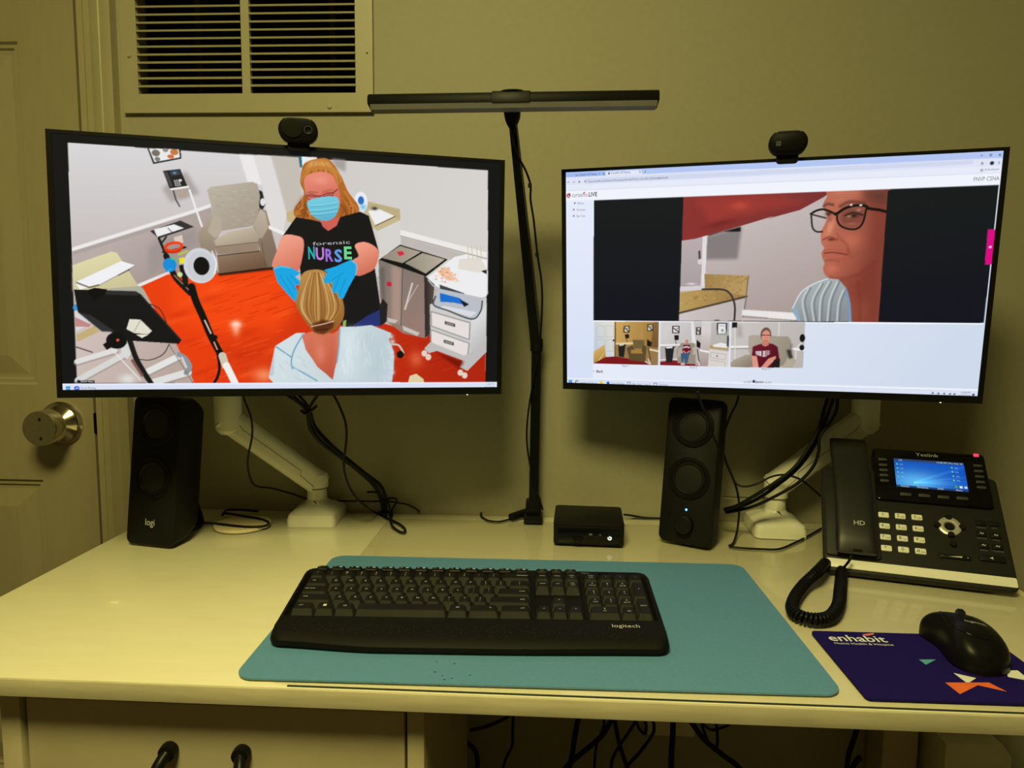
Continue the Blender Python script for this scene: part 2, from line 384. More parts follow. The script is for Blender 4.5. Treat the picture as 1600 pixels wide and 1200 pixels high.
for z0, z1 in ((0.50, 0.7115), (0.285, 0.496), (0.07, 0.281)):
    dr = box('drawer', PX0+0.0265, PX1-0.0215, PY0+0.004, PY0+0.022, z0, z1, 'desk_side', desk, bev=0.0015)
    zc = z1-0.052
    bm = bmesh.new()
    xa, xb, yf = -0.402, -0.322, PY0+0.004
    for x in (xa, xb):
        t = lathe_bm([(0, 0), (0.0095, 0), (0.0100, -0.004), (0.0090, -0.010), (0, -0.012)], 'y', 16, (x, yf, zc))
        me = bpy.data.meshes.new('t'); t.to_mesh(me); t.free(); bm.from_mesh(me); bpy.data.meshes.remove(me)
    sec = [(0.7*math.cos(a)*1.0, 1.0*math.sin(a)) for a in [2*math.pi*k/12 for k in range(12)]]
    tube_bm(spline([(xa, yf-0.006, zc), (xa-0.003, yf-0.015, zc-0.006), (xa-0.004, yf-0.022, zc-0.013), (xa+0.008, yf-0.025, zc-0.016), ((xa+xb)/2, yf-0.025, zc-0.016), (xb-0.008, yf-0.025, zc-0.016), (xb+0.004, yf-0.022, zc-0.013), (xb+0.003, yf-0.015, zc-0.006), (xb, yf-0.006, zc)], 6), 0.0066, 10, bm)
    bm_obj('handle', bm, 'black_plastic', dr, 40)
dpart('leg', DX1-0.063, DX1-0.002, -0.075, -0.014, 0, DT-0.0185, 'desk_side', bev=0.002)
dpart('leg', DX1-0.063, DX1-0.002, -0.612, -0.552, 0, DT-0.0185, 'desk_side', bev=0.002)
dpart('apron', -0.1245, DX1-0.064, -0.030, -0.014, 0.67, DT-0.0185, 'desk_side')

# things under the desk
p = at(1048, 1140, -0.004)
ol = empty('wall_outlet', (p.x, -0.0005, p.z)); tag(ol, 'pale wall plate low on the dark wall under the desk', 'outlet')
prism('plate', rrect(-0.045, 0.045, -0.012, 0.10, 0.004), -0.006, 0, 'outlet_white', ol, 'y', bev=0.0015)
prism('socket', rrect(-0.017, 0.017, 0.03, 0.06, 0.008), -0.0075, -0.0055, 'outlet_white', ol, 'y')
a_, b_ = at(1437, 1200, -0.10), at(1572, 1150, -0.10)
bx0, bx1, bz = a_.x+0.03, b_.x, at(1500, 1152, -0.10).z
bn = empty('pale_box', ((bx0+bx1)/2, -0.10, 0)); tag(bn, 'pale upright box with a clipped top corner below the right end of the desk', 'box')  # plain upright box built for a pale shape of unclear nature
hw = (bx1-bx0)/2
prism('shell', [(-hw, 0.0), (hw, 0.0), (hw, bz-0.022), (hw-0.016, bz), (-hw, bz)], -0.02, 0.06, 'box_pale', bn, 'y', bev=0.002)

# ================================================================== flat things on the desk
cm = empty('desk_protector', (0, 0, DT))
prism('sheet', rrect(-0.290, 0.653, -0.6235, -0.040, 0.028, 8), 0.0002, 0.0020, 'clear_vinyl', cm, 'z', smooth=30)
prism('front_edge_shade', [(-0.262, -0.6236), (0.625, -0.6236), (0.625, -0.6252), (-0.262, -0.6252)], 0.0003, 0.0014, 'speck_and_shade', cm, 'z', smooth=None)  # dark strip paints in the shade along the sheet's front edge
tag(cm, 'clear glossy vinyl sheet covering the middle and right of the desk', 'desk mat')
ZM = DT+0.0021
tp = empty('desk_pad', (-0.013, -0.428, ZM), R(0.9)); tag(tp, 'large teal leather desk pad under the keyboard', 'desk pad')
prism('pad', rrect(-0.312, 0.312, -0.186, 0.184, 0.020, 8), 0.0002, 0.0020, 'pad_teal', tp, 'z', smooth=30)
prism('underside', rrect(-0.3115, 0.3115, -0.1855, 0.1835, 0.020, 8), 0.0, 0.00018, 'pad_edge', tp, 'z', smooth=30)
ZP = ZM+0.0020
for i, (px, py) in enumerate(((682, 1034), (710, 1037), (680, 1050), (691, 1056), (706, 1060), (694, 1062), (734, 1055))):
    p = on(px, py, ZP); q = tp.matrix_basis.inverted() @ Vector((p.x, p.y, ZP))
    prism('speck', ellipse(q.x, q.y, 0.0011+0.0004*(i % 3), 0.0007, 8), 0.0020, 0.0022, 'speck_and_shade', tp)
mp_ = empty('mouse_pad', (0.424, -0.537, ZM), R(0.5)); tag(mp_, 'dark purple printed cloth mouse pad at the right front of the desk', 'mouse pad')
prism('cloth', rrect(-0.104, 0.104, -0.076, 0.0745, 0.006, 5), 0, 0.0022, 'pad_purple', mp_, 'z', smooth=30)
T = 0.0024
text('logo_lettering', 'enhabit', 'print_white', mp_, (-0.090, 0.049, T), cap=0.0155, width=0.066, bold=0.012)
text('logo_lettering', 'Home Health & Hospice', 'print_white', mp_, (-0.088, 0.0405, T), cap=0.0048, width=0.0665)
def flat(name, pts, m, parent, z0, z1): return prism(name, pts, z0, z1, m, parent, smooth=None)
flat('logo_mark', [(-0.046, 0.068), (-0.030, 0.0725), (-0.0315, 0.069), (-0.041, 0.0645)], 'print_coral', mp_, 0.0021, T)
def mpad(px, py):
    p = on(px, py, ZM+0.002); q = mp_.matrix_basis.inverted() @ Vector((p.x, p.y, ZM)); return (q.x, q.y)
for m_, pts in (('print_teal', [(1436, 1031), (1462, 1031), (1447, 1039)]), ('print_orange', [(1477, 1067), (1545, 1067), (1573, 1081), (1528, 1071), (1500, 1085)]),
                ('print_white', [(1490, 1052), (1525, 1060), (1512, 1068.5)]), ('print_white', [(1572, 1048), (1590, 1048), (1600, 1056), (1602, 1063), (1575, 1058)])):
    flat('print_shape', [mpad(*p) for p in pts], m_, mp_, 0.0021, T)

# ================================================================== keyboard
KR = (R(8.5), 0, R(2.2))
kb = empty('keyboard', (-0.0855, -0.5545, ZP+0.0012), rot=KR); tag(kb, 'black wireless keyboard with a padded palm rest on the teal pad', 'keyboard')
HW = 0.2265
def sm(t): t = max(0, min(1, t)); return t*t*(3-2*t)
rings = []
NX = 64
for i in range(NX+1):
    x = -HW*math.cos(math.pi*i/NX)
    e = min(x+HW, HW-x)                      # distance to the end
    rnd = 0.016*(1-math.sqrt(max(0, 1-(1-min(1, e/0.016))**2)))
    fr = 0.010*(1-sm((x+HW)/0.13)) + rnd + 0.004*sm((x-0.02)/0.2)
    bk = 0.1720 - rnd - 0.002*sm(abs(x)/HW)
    lift = 1.0 if e > 0.004 else 0.55+0.45*e/0.004
    pr = [(fr, 0.0), (fr-0.0015, 0.003), (fr, 0.0075*lift), (fr+0.006, 0.0118*lift), (fr+0.016, 0.0140*lift), (0.034, 0.0148*lift), (0.046, 0.0138*lift)]
    well = 0.0085 if e > 0.009 else 0.0138*lift
    pr += [(0.0505, 0.0132*lift), (0.0512, well), (0.1530, well), (0.1540, 0.0105*lift), (bk-0.004, 0.0110*lift), (bk, 0.008), (bk, 0.0)]
    rings.append([(x, y, z) for y, z in pr])
loft('case', rings, 'key_body', kb, 35)
for x in (-0.17, 0.17): box('foot', x-0.014, x+0.014, 0.150, 0.156, -0.0228, 0.0, 'black_rubber', kb)
# keycaps: one mesh per size
CAPS = {}
def cap_mesh(w_, d_, h_):
    k = (round(w_, 4), round(d_, 4), h_); low = h_ < 0.008
    if k in CAPS: return CAPS[k]
    bm = bmesh.new()
    def ring(ix, iy0, iy1, z, c):
        x0, x1, y0, y1 = -w_/2+ix, w_/2-ix, -d_/2+iy0, d_/2-iy1
        return [bm.verts.new(p) for p in ((x0+c, y0, z), (x1-c, y0, z), (x1, y0+c, z), (x1, y1-c, z), (x1-c, y1, z), (x0+c, y1, z), (x0, y1-c, z), (x0, y0+c, z))]
    rs = [ring(0, 0, 0, 0, 0.0010), ring(0.0008, 0.0010, 0.0004, h_*0.85, 0.0012), ring(0.0016, 0.0020, 0.0008, h_, 0.0016)] if low else [ring(0, 0, 0, 0, 0.0010), ring(0.0026, 0.0046, 0.0004, h_*0.92, 0.0016), ring(0.0032, 0.0052, 0.0008, h_, 0.0016)]
    for a, b in zip(rs, rs[1:]):
        for i in range(8): bm.faces.new((a[i], a[(i+1) % 8], b[(i+1) % 8], b[i]))
    for i, f_ in enumerate(bm.faces): f_.material_index = 1 if i < 8 and not low else 0
    bm.faces.new(rs[-1]); bm.faces.new(rs[0][::-1])
    bmesh.ops.recalc_face_normals(bm, faces=bm.faces)
    me = bpy.data.meshes.new('key'); bm.to_mesh(me); bm.free(); me.materials.append(MATS['key_black']); me.materials.append(MATS['key_side']); CAPS[k] = me
    return me
KZ0 = 0.0090
def key(xc, yc, w_, d_, legend, h_=0.0100, size=0.0030, dx=0.0, two=None, m='mark_grey'):
    k = link('key', cap_mesh(w_, d_, h_), None, kb); k.location = (xc, yc, KZ0)
    if legend:
        if w_ > 0.024 and len(legend) > 1: dx = (-1 if xc < -0.05 else 1)*(w_/2-0.0100); size = 0.0024
        text('legend', legend, m, k, (dx, 0.0042 if two else 0.0026, h_+0.0002), cap=size, center=True)
        if two: text('legend', two, m, k, (dx, -0.0002, h_+0.0002), cap=size*0.85, center=True)
    return k
U = 0.0190; G = 0.0014; X0 = -0.2135
def row(yc, items, x0=X0, d_=None, **kw):
    x = x0
    for it in items:
        u, leg = it[0], it[1]; two = it[2] if len(it) > 2 else None
        if leg is not None: key(x+u*U/2, yc, u*U-G, d_ or (U-G), leg, two=two, **kw)
        x += u*U
Y5, Y4, Y3, Y2, Y1 = 0.0615, 0.0805, 0.0995, 0.1185, 0.1375; YF = 0.1620
row(Y1, [(1, '~', '`'), (1, '!', '1'), (1, '@', '2'), (1, '#', '3'), (1, '$', '4'), (1, '%', '5'), (1, '^', '6'), (1, '&', '7'), (1, '*', '8'), (1, '(', '9'), (1, ')', '0'), (1, '_', '-'), (1, '+', '='), (2, 'backspace')], size=0.0026)
row(Y2, [(1.5, 'tab')]+[(1, c) for c in 'QWERTYUIOP']+[(1, '{', '['), (1, '}', ']'), (1.5, '|', '\\')])
row(Y3, [(1.75, 'caps lock')]+[(1, c) for c in 'ASDFGHJKL']+[(1, ':', ';'), (1, '"', "'"), (2.25, 'enter')])
row(Y4, [(2.25, 'shift')]+[(1, c) for c in 'ZXCVBNM']+[(1, '<', ','), (1, '>', '.'), (1, '?', '/'), (2.75, 'shift')])
row(Y5, [(1.45, 'ctrl'), (1.25, None), (1.3, 'alt'), (5.75, ''), (1.3, 'alt'), (1.95, 'fn'), (2.0, 'ctrl')], size=0.0030)
wk = key(X0+(1.45+0.625)*U, Y5, 1.25*U-G, U-G, '')
for a in (0, 1):
    for b in (0, 1): flat('legend', rrect(-0.0019+a*0.0020, -0.0001+a*0.0020, 0.0010+b*0.0020, 0.0028+b*0.0020, 0.0001, 1), 'print_white', wk, 0.0099, 0.0102)
# function row: low keys with blue marks
fx = X0
fn = [('esc', 1.0)]+[('F%d' % i, 1.12) for i in range(1, 13)]
for leg, u in fn:
    k = key(fx+u*U/2, YF, u*U-0.0030, 0.0105, '', h_=0.0052)
    text('legend', leg, 'mark_grey', k, (-0.0042, 0.0022, 0.0054), cap=0.0020, center=True)
    if leg != 'esc': flat('legend', rrect(0.0010, 0.0050, 0.0010, 0.0034, 0.0004, 2), 'mark_blue', k, 0.0051, 0.0054)
    fx += u*U*15/14.44
XN = X0+15*U+0.0055
for i, (a, b) in enumerate((('print', 'screen'), ('scroll', 'lock'), ('pause', 'break'))): key(XN+(i+0.5)*U, YF, U-0.003, 0.0105, a, h_=0.0052, size=0.0015, two=b)
row(Y1, [(1, 'insert'), (1, 'home'), (1, 'page', 'up')], XN, size=0.0021)
row(Y2, [(1, 'delete'), (1, 'end'), (1, 'page', 'down')], XN, size=0.0021)
row(Y4, [(1, None), (1, '^')], XN, size=0.0034)
row(Y5, [(1, '<'), (1, 'v'), (1, '>')], XN, size=0.0028)
XP = XN+3*U+0.0055
row(Y1, [(1, 'num', 'lock'), (1, '/'), (1, '*'), (1, '-')], XP, size=0.0024)
row(Y2, [(1, '7', 'home'), (1, '8', '^'), (1, '9', 'pg up')], XP, size=0.0029)
row(Y3, [(1, '4', '<'), (1, '5'), (1, '6', '>')], XP, size=0.0029)
row(Y4, [(1, '1', 'end'), (1, '2', 'v'), (1, '3', 'pg dn')], XP, size=0.0029)
row(Y5, [(2, '0', 'ins'), (1, '.', 'del')], XP, size=0.0029)
key(XP+3.5*U, (Y2+Y3)/2, U-G, 2*U-G, '+'); key(XP+3.5*U, (Y4+Y5)/2, U-G, 2*U-G, 'enter', size=0.0026)
box('divider', XN-0.0040, XN-0.0016, 0.0520, 0.1520, 0.0086, 0.0125, 'key_body', kb)
box('divider', XP-0.0040, XP-0.0016, 0.0520, 0.1520, 0.0086, 0.0125, 'key_body', kb)
prism('power_switch', rrect(0.160, 0.174, 0.1590, 0.1640, 0.002), 0.0100, 0.0118, 'black_gloss', kb)
text('marking', 'MK3', 'mark_dim', kb, (0.139, 0.1595, 0.0113), cap=0.0036)
text('brand_lettering', 'logitech', 'mark_grey', kb, (0.1640, 0.0335, 0.0152), rot=(R(-3), 0, 0), cap=0.0068, width=0.0315)
# perforated dot pattern pressed into the palm rest
bm = bmesh.new()
rnd = random.Random(3)
for i in range(150):
    x = -0.205+0.0027*i
    for j in range(7):
        if rnd.random() < 0.30*(1-abs(j-2)/7):
            y = 0.013+0.0034*j+0.010*(1-sm((x+HW)/0.13))
            z = 0.0141 if j > 1 else 0.0134
            c = (x, y, z+0.0011)
            vs_ = [bm.verts.new((c[0]+a, c[1]+b, c[2])) for a, b in ((-0.0004, -0.0003), (0.0004, -0.0003), (0.0004, 0.0003), (-0.0004, 0.0003))]
            bm.faces.new(vs_)
o = bm_obj('palm_rest_dots', bm, 'mark_faint', kb); o['kind'] = 'stuff'

# ================================================================== mouse
ms = empty('computer_mouse', (0.477, -0.511, ZM+0.0023), R(-14)); tag(ms, 'black wireless computer mouse on the purple pad', 'mouse')
def mouse_rings(y0=-0.053, y1=0.053):
    rings = []; N = 26
    for i in range(N+1):
        t = i/N; y = y0+(y1-y0)*t
        back = math.sqrt(max(0.0, 1-max(0, 1-t/0.45)**2.6)); front = math.sqrt(max(0.0, 1-max(0, (t-0.70)/0.30)**4))
        end = max(0.08, back*front)
        wl = (0.033-0.004*math.sin(math.pi*min(1, t*1.4))+0.012*sm((t-0.55)/0.4))*end
        wr = (0.033+0.002*math.sin(math.pi*t))*end
        h = (0.018+0.020*math.sin(math.pi*min(1, t*0.80+0.12)))*max(0.12, (back*front)**0.55)
        ring = []
        for k in range(26):
            a = math.pi*k/25; c, s_ = math.cos(a), math.sin(a)
            x = (wr if c > 0 else wl)*math.copysign(abs(c)**0.70, c)*(1-0.10*s_*s_)
            ring.append((x, y, 0.002+h*abs(s_)**0.62*(1-0.16*c)))
        rings.append(ring)
    return rings
MR_ = mouse_rings()
shell = loft('shell', MR_, 'black_plastic', ms, 60)
prism('base', [(x*0.93, y) for x, y in [(r_[0][0], r_[0][1]) for r_ in MR_]+[(r_[-1][0], r_[-1][1]) for r_ in MR_[::-1]]], 0.0, 0.0022, 'black_rubber', ms)
from mathutils.bvhtree import BVHTree
_bm = bmesh.new(); _bm.from_mesh(shell.data); BV = BVHTree.FromBMesh(_bm); _bm.free()
def on_shell(x, y, lift=0.0):
    h_ = BV.ray_cast(Vector((x, y, 0.2)), Vector((0, 0, -1)))[0]; return h_+Vector((0, 0, lift))
lathe('scroll_wheel', [(0, -0.0038), (0.0088, -0.0038), (0.0102, -0.002), (0.0102, 0.002), (0.0088, 0.0038), (0, 0.0038)], 'black_rubber', ms, 'x', 24, on_shell(0, 0.036, -0.0045))
tube('button_split', [on_shell(0.0003, y, -0.0002) for y in (0.026, 0.018, 0.008, 0.002)], 0.0006, 'black_gloss', ms)
tube('side_seam', [on_shell(x, y, -0.0002) for x, y in ((-0.020, 0.046), (-0.0225, 0.030), (-0.0235, 0.010), (-0.0225, -0.008), (-0.016, -0.024), (-0.004, -0.031), (0.010, -0.030), (0.021, -0.020))], 0.0011, 'black_gloss', ms)
src_, _w, _h = text_mesh('logitech', 0.0)
t_ = text('brand_lettering', 'logitech', 'mark_grey', ms, (0, 0, 0), cap=0.0046, width=0.021)
for v_ in t_.data.vertices:
    p_ = on_shell(v_.co.x-0.008, v_.co.y-0.008, 0.0003); v_.co = p_

# ================================================================== screen pictures
MW, MH = 0.612, 0.352                  # outer size of a monitor
AX0, AX1, AZ0, AZ1 = -0.2990, 0.2990, -0.1652, 0.1712     # lit area in monitor coordinates
def homography(src, dst):
    A, b = [], []
    for (x, y), (u, v) in zip(src, dst):
        A.append([x, y, 1, 0, 0, 0, -u*x, -u*y]); b.append(u); A.append([0, 0, 0, x, y, 1, -v*x, -v*y]); b.append(v)
    return np.append(np.linalg.solve(np.array(A, float), np.array(b, float)), 1).reshape(3, 3)
CORN = [(-MW/2, MH/2), (MW/2, MH/2), (MW/2, -MH/2), (-MW/2, -MH/2)]
H_L = homography([(71, 202), (789, 251), (783, 615), (90, 621)], CORN)
H_R = homography([(877, 266), (1578, 231), (1535, 629), (879, 606)], CORN)
class Canvas:
    """a small painter: shapes are given in the coordinates of the studied picture and land in screen coordinates"""
    def __init__(s, H, w_=680, h_=382, ss=2):
        s.H, s.w, s.h, s.ss = H, w_, h_, ss
        s.W, s.Hh = w_*ss, h_*ss
        s.im = np.zeros((s.Hh, s.W, 3), np.float32)
        s.k = s.W/(AX1-AX0)*0.612/716      # canvas pixels for one picture pixel
    def m(s, pts):
        p = np.array(pts, float); q = np.c_[p, np.ones(len(p))] @ s.H.T; q = q[:, :2]/q[:, 2:]
        return np.c_[(q[:, 0]-AX0)/(AX1-AX0)*s.W, (AZ1-q[:, 1])/(AZ1-AZ0)*s.Hh]
    def _box(s, P, pad):
        x0, y0 = np.floor(P.min(0)-pad).astype(int); x1, y1 = np.ceil(P.max(0)+pad).astype(int)+1
        return max(0, x0), max(0, y0), min(s.W, x1), min(s.Hh, y1)
    def _put(s, b, a, col, c1=None, g=None):
        x0, y0, x1, y1 = b
        c = np.array(col, np.float32)
        if c1 is not None:
            g0, g1 = s.m(g)
            Y, X = np.mgrid[y0:y1, x0:x1]; d = g1-g0
            t = np.clip(((X-g0[0])*d[0]+(Y-g0[1])*d[1])/(d@d), 0, 1)[..., None].astype(np.float32)
            c = c*(1-t)+np.array(c1, np.float32)*t
        a = a[..., None].astype(np.float32)
        s.im[y0:y1, x0:x1] = s.im[y0:y1, x0:x1]*(1-a)+c*a
    def poly(s, pts, col, c1=None, g=None, blur=0, alpha=1.0, smooth=False):
        P = s.m(pts)
        if smooth: P = np.array([(v.x, v.y) for v in spline([(a, b, 0) for a, b in P], 6, True)])
        r = int(round(blur*s.k)); b = s._box(P, r*2+2); x0, y0, x1, y1 = b
        if x1 <= x0 or y1 <= y0: return
        Y, X = np.mgrid[y0:y1, x0:x1]; X = X+0.5; Y = Y+0.5
        ins = np.zeros(X.shape, bool)
        for (ax, ay), (bx, by) in zip(P, np.roll(P, -1, 0)):
            if ay == by: continue
            ins ^= ((ay > Y) != (by > Y)) & (X < (bx-ax)*(Y-ay)/(by-ay)+ax)
        a = ins.astype(np.float32)
        for _ in range(2 if r else 0):
            for ax_ in (0, 1):
                c = np.cumsum(np.pad(a, [(r+1, r) if i == ax_ else (0, 0) for i in (0, 1)]), axis=ax_)
                a = (c[2*r+1:]-c[:-2*r-1])/(2*r+1) if ax_ == 0 else (c[:, 2*r+1:]-c[:, :-2*r-1])/(2*r+1)
        s._put(b, a*alpha, col, c1, g)
    def line(s, pts, wd, col, alpha=1.0, soft=0.5, smooth=False):
        P = s.m(pts)
        if smooth: P = np.array([(v.x, v.y) for v in spline([(a, b, 0) for a, b in P], 6)])
        r = wd*s.k/2; b = s._box(P, r+4); x0, y0, x1, y1 = b
        if x1 <= x0 or y1 <= y0: return
        Y, X = np.mgrid[y0:y1, x0:x1]; D = np.full(X.shape, 1e9)
        for p, q in zip(P, P[1:]):
            d = q-p; L = max(d@d, 1e-9); t = np.clip(((X-p[0])*d[0]+(Y-p[1])*d[1])/L, 0, 1)
            D = np.minimum(D, np.hypot(X-p[0]-t*d[0], Y-p[1]-t*d[1]))
        sf = max(1.0, soft*s.k)
        s._put(b, np.clip((r-D)/sf+0.5, 0, 1)*alpha, col)
    def blob(s, c, rx, ry, col, alpha=1.0, soft=True, rot=0):
        P = s.m([c])[0]; rx, ry = rx*s.k, ry*s.k; R_ = max(rx, ry)*(2.2 if soft else 1.1)
        b = s._box(np.array([P]), R_); x0, y0, x1, y1 = b
        if x1 <= x0 or y1 <= y0: return
        Y, X = np.mgrid[y0:y1, x0:x1]; X = X-P[0]; Y = Y-P[1]
        ca, sa = math.cos(R(rot)), math.sin(R(rot)); d = ((X*ca+Y*sa)/rx)**2+((-X*sa+Y*ca)/ry)**2
        a = np.exp(-d*1.3) if soft else np.clip((1-np.sqrt(d))*min(rx, ry)+0.5, 0, 1)
        s._put(b, a*alpha, col)
    def done(s):
        a = s.im.reshape(s.h, s.ss, s.w, s.ss, 3).mean((1, 3))/255.0
        a = np.clip(a, 0, 1)
        return np.where(a <= 0.04045, a/12.92, ((a+0.055)/1.055)**2.4)
def reg(ox, oy, k=4.0):
    return lambda *p: [(ox+p[i]/k, oy+p[i+1]/k) for i in range(0, len(p), 2)]
A_, B_, C_, D_ = reg(60, 180), reg(400, 180), reg(60, 400), reg(400, 400)

def paint_left():
    c = Canvas(H_L); P, L, O = c.poly, c.line, c.blob
    c.im[:] = (17, 18, 20)
    vid = [(106.5, 224.5), (762, 267), (758, 597), (121, 597.5)]
    P(vid, (216, 214, 216), (188, 176, 172), [(200, 225), (220, 480)])
    # walls
    P([(402, 243), (762, 267), (762, 460), (520, 420), (420, 350)], (206, 201, 197), (214, 210, 206), [(430, 250), (740, 400)])
    P(A_(215, 850, 980, 610, 1080, 575, 1130, 720, 1100, 990, 820, 1010, 650, 1090, 215, 1100), (184, 171, 167), (168, 152, 148), [(180, 380), (230, 440)], blur=1)
    P(A_(1255, 248, 1345, 252, 1400, 440, 1310, 430), (234, 232, 232), blur=1)
    P(A_(1345, 252, 1450, 258, 1555, 610, 1530, 740, 1440, 690, 1400, 440), (222, 218, 217), blur=0.5)
    P(B_(100, 258, 270, 265, 290, 600, 190, 610), (196, 189, 180), blur=1)
    P(B_(265, 262, 285, 263, 290, 330, 275, 330), (40, 110, 120)); P(B_(285, 263, 380, 268, 380, 290, 290, 320), (235, 236, 240))
    P(B_(470, 275, 560, 285, 560, 360, 500, 330), (165, 160, 158), blur=2)
    # chair rails
    for k, col in ((0, (236, 234, 234)), (26, (172, 160, 158))):
        P(A_(215, 828+k, 980, 590+k, 1080, 556+k, 1080, 578+k, 980, 612+k, 215, 852+k), col, blur=0.5)
    P(B_(890, 715, 1440, 858, 1440, 892, 890, 748), (236, 233, 230)); L(B_(890, 752, 1440, 897), 1.6, (165, 158, 152))
    P(B_(895, 760, 1440, 905, 1440, 1000, 1200, 900, 900, 812), (190, 184, 178))
    L(A_(630, 1062, 815, 985), 5, (232, 228, 226)); L(A_(634, 1076, 815, 999), 1.2, (120, 60, 40))
    # picture frame and wall telephone
    P(A_(680, 205, 890, 215, 896, 276, 720, 310), (38, 36, 36)); P(A_(692, 212, 880, 219, 886, 268, 728, 298), (232, 232, 232))
    O(A_(735, 240)[0], 6, 5, (120, 112, 104), soft=False); O(A_(745, 278)[0], 4, 3.5, (120, 125, 128), soft=False); O(A_(795, 222)[0], 4, 3, (140, 135, 132), soft=False)
    O(A_(850, 235)[0], 6, 4.5, (196, 120, 60), soft=False); O(A_(828, 262)[0], 5, 3, (205, 110, 55), soft=False)
    P(A_(775, 460, 830, 548, 930, 520, 1008, 492, 925, 355), (172, 164, 162), blur=3)
    P(A_(855, 460, 925, 450, 935, 515, 880, 525), (178, 160, 150), blur=1)
    P(A_(780, 352, 888, 340, 932, 445, 822, 462), (34, 34, 37)); P(A_(784, 360, 808, 358, 842, 448, 826, 452), (70, 70, 74))
    P(A_(820, 350, 880, 344, 896, 374, 832, 386), (52, 62, 74)); O(A_(852, 364)[0], 3, 1.6, (150, 180, 200))
    for i in range(3):
        for j in range(4): O((60+(852+i*13+j*3)/4, 180+(412+j*10-i*1.5)/4), 1.1, 0.9, (225, 225, 225), soft=False)
    O(A_(888, 410)[0], 2.2, 2, (225, 225, 225), soft=False)
    P(A_(820, 462, 940, 444, 946, 456, 832, 472), (238, 236, 234)); L(A_(845, 475, 860, 530, 884, 572), 1.8, (40, 38, 38)); L(A_(945, 470, 1022, 695), 3, (238, 236, 236))
    # floor
    P([(222, 447), (262, 429), (345, 427), (433, 418), (520, 470), (560, 498), (600, 505), (650, 520), (758, 530), (758, 597), (300, 597.3), (285, 560)], (232, 62, 14), (176, 36, 14), [(330, 470), (700, 560)])
    P([(262, 432), (345, 428), (430, 422), (470, 470), (430, 520), (330, 520), (275, 500)], (248, 74, 16), blur=10, alpha=0.75)
    rn = random.Random(5)
    for i in range(16):
        x, y = rn.uniform(270, 450), rn.uniform(435, 592); O((x, y), rn.uniform(14, 30), rn.uniform(4, 8), rn.choice(((204, 46, 10), (255, 92, 30), (190, 40, 10))), 0.5, rot=-18)
    for i in range(70):
        x, y = rn.uniform(280, 450), rn.uniform(432, 590); ln = rn.uniform(10, 40)
        L([(x, y), (x+ln, y-ln*0.32)], rn.uniform(0.8, 2.0), rn.choice(((198, 44, 8), (255, 98, 34), (180, 36, 8))), 0.45)
    for i in range(14):
        x, y = rn.uniform(600, 740), rn.uniform(530, 590); ln = rn.uniform(8, 26)
        L([(x, y), (x+ln, y-ln*0.3)], 1.2, rn.choice(((140, 24, 8), (214, 66, 36))), 0.5)
    O(C_(1235, 425)[0], 9, 6, (255, 240, 225)); O(C_(1235, 450)[0], 7, 13, (255, 190, 160), 0.8); O(C_(1410, 740)[0], 20, 14, (255, 170, 120), 0.7)
    O(D_(1000, 640)[0], 14, 16, (226, 110, 70), 0.7)
    # bedside table
    P(A_(690, 830, 760, 778, 920, 730, 985, 700, 1000, 800, 930, 850, 800, 930, 690, 1010), (156, 146, 143), blur=4, alpha=0.8)
    P(A_(700, 726, 890, 660, 975, 700, 755, 772), (52, 50, 50)); P(A_(724, 716, 850, 684, 912, 708, 745, 762), (236, 236, 238)); L(A_(810, 706, 838, 734), 1.2, (70, 68, 68))
    P(A_(848, 765, 900, 750, 908, 800, 856, 805), (222, 200, 190)); L(A_(755, 772, 805, 890), 4, (30, 29, 30)); L(A_(800, 762, 770, 800), 2.5, (30, 29, 30))
    P(A_(770, 855, 920, 820, 930, 830, 790, 868), (26, 26, 28))
    pts = [(60+(846+52*math.cos(t))/4, 180+(822+24*math.sin(t)-6*math.cos(t))/4) for t in [2*math.pi*k/20 for k in range(21)]]
    L(pts, 4.2, (236, 62, 18)); L([(x, y+3) for x, y in pts[2:10]], 3, (205, 44, 10))
    # recliner
    P(A_(1120, 985, 1490, 940, 1492, 962, 1130, 1004), (40, 24, 18), blur=1)
    P(A_(1380, 470, 1400, 480, 1420, 560, 1400, 600, 1380, 580), (32, 32, 34)); O(A_(1402, 545)[0], 4, 6, (225, 225, 225), soft=False)
    P(A_(1370, 580, 1425, 600, 1492, 850, 1480, 948, 1415, 955, 1375, 800, 1345, 700), (150, 130, 112), (122, 102, 86), A_(1380, 620, 1490, 930))
    P(A_(1055, 470, 1075, 452, 1335, 420, 1370, 432, 1386, 510, 1366, 690, 1140, 726, 1095, 620), (186, 177, 162), (164, 152, 136), A_(1100, 440, 1330, 720), smooth=False)
    for i in range(60): x, y = rn.uniform(1080, 1360), rn.uniform(450, 690); O((60+x/4, 180+y/4), 3, 1, rn.choice(((196, 188, 174), (158, 146, 130))), 0.5)
    P(A_(1000, 735, 1095, 622, 1135, 640, 1145, 725, 1105, 782, 1112, 960, 1128, 992, 1080, 960, 1018, 830, 1003, 785), (172, 158, 140), (132, 112, 96), A_(1060, 660, 1080, 960))
    P(A_(1095, 622, 1140, 640, 1148, 722, 1110, 775, 1060, 730), (182, 170, 152), blur=1)
    P(A_(1345, 690, 1388, 590, 1418, 610, 1440, 700, 1400, 770, 1378, 770), (188, 176, 158), (168, 152, 134), A_(1390, 600, 1390, 770))
    P(A_(1100, 785, 1190, 732, 1345, 700, 1378, 765, 1375, 795, 1112, 822), (194, 182, 160), (170, 154, 132), A_(1200, 730, 1240, 820))
    P(A_(1105, 822, 1375, 793, 1382, 852, 1122, 872), (150, 132, 112)); L(A_(1105, 822, 1375, 793), 1.1, (110, 92, 76))
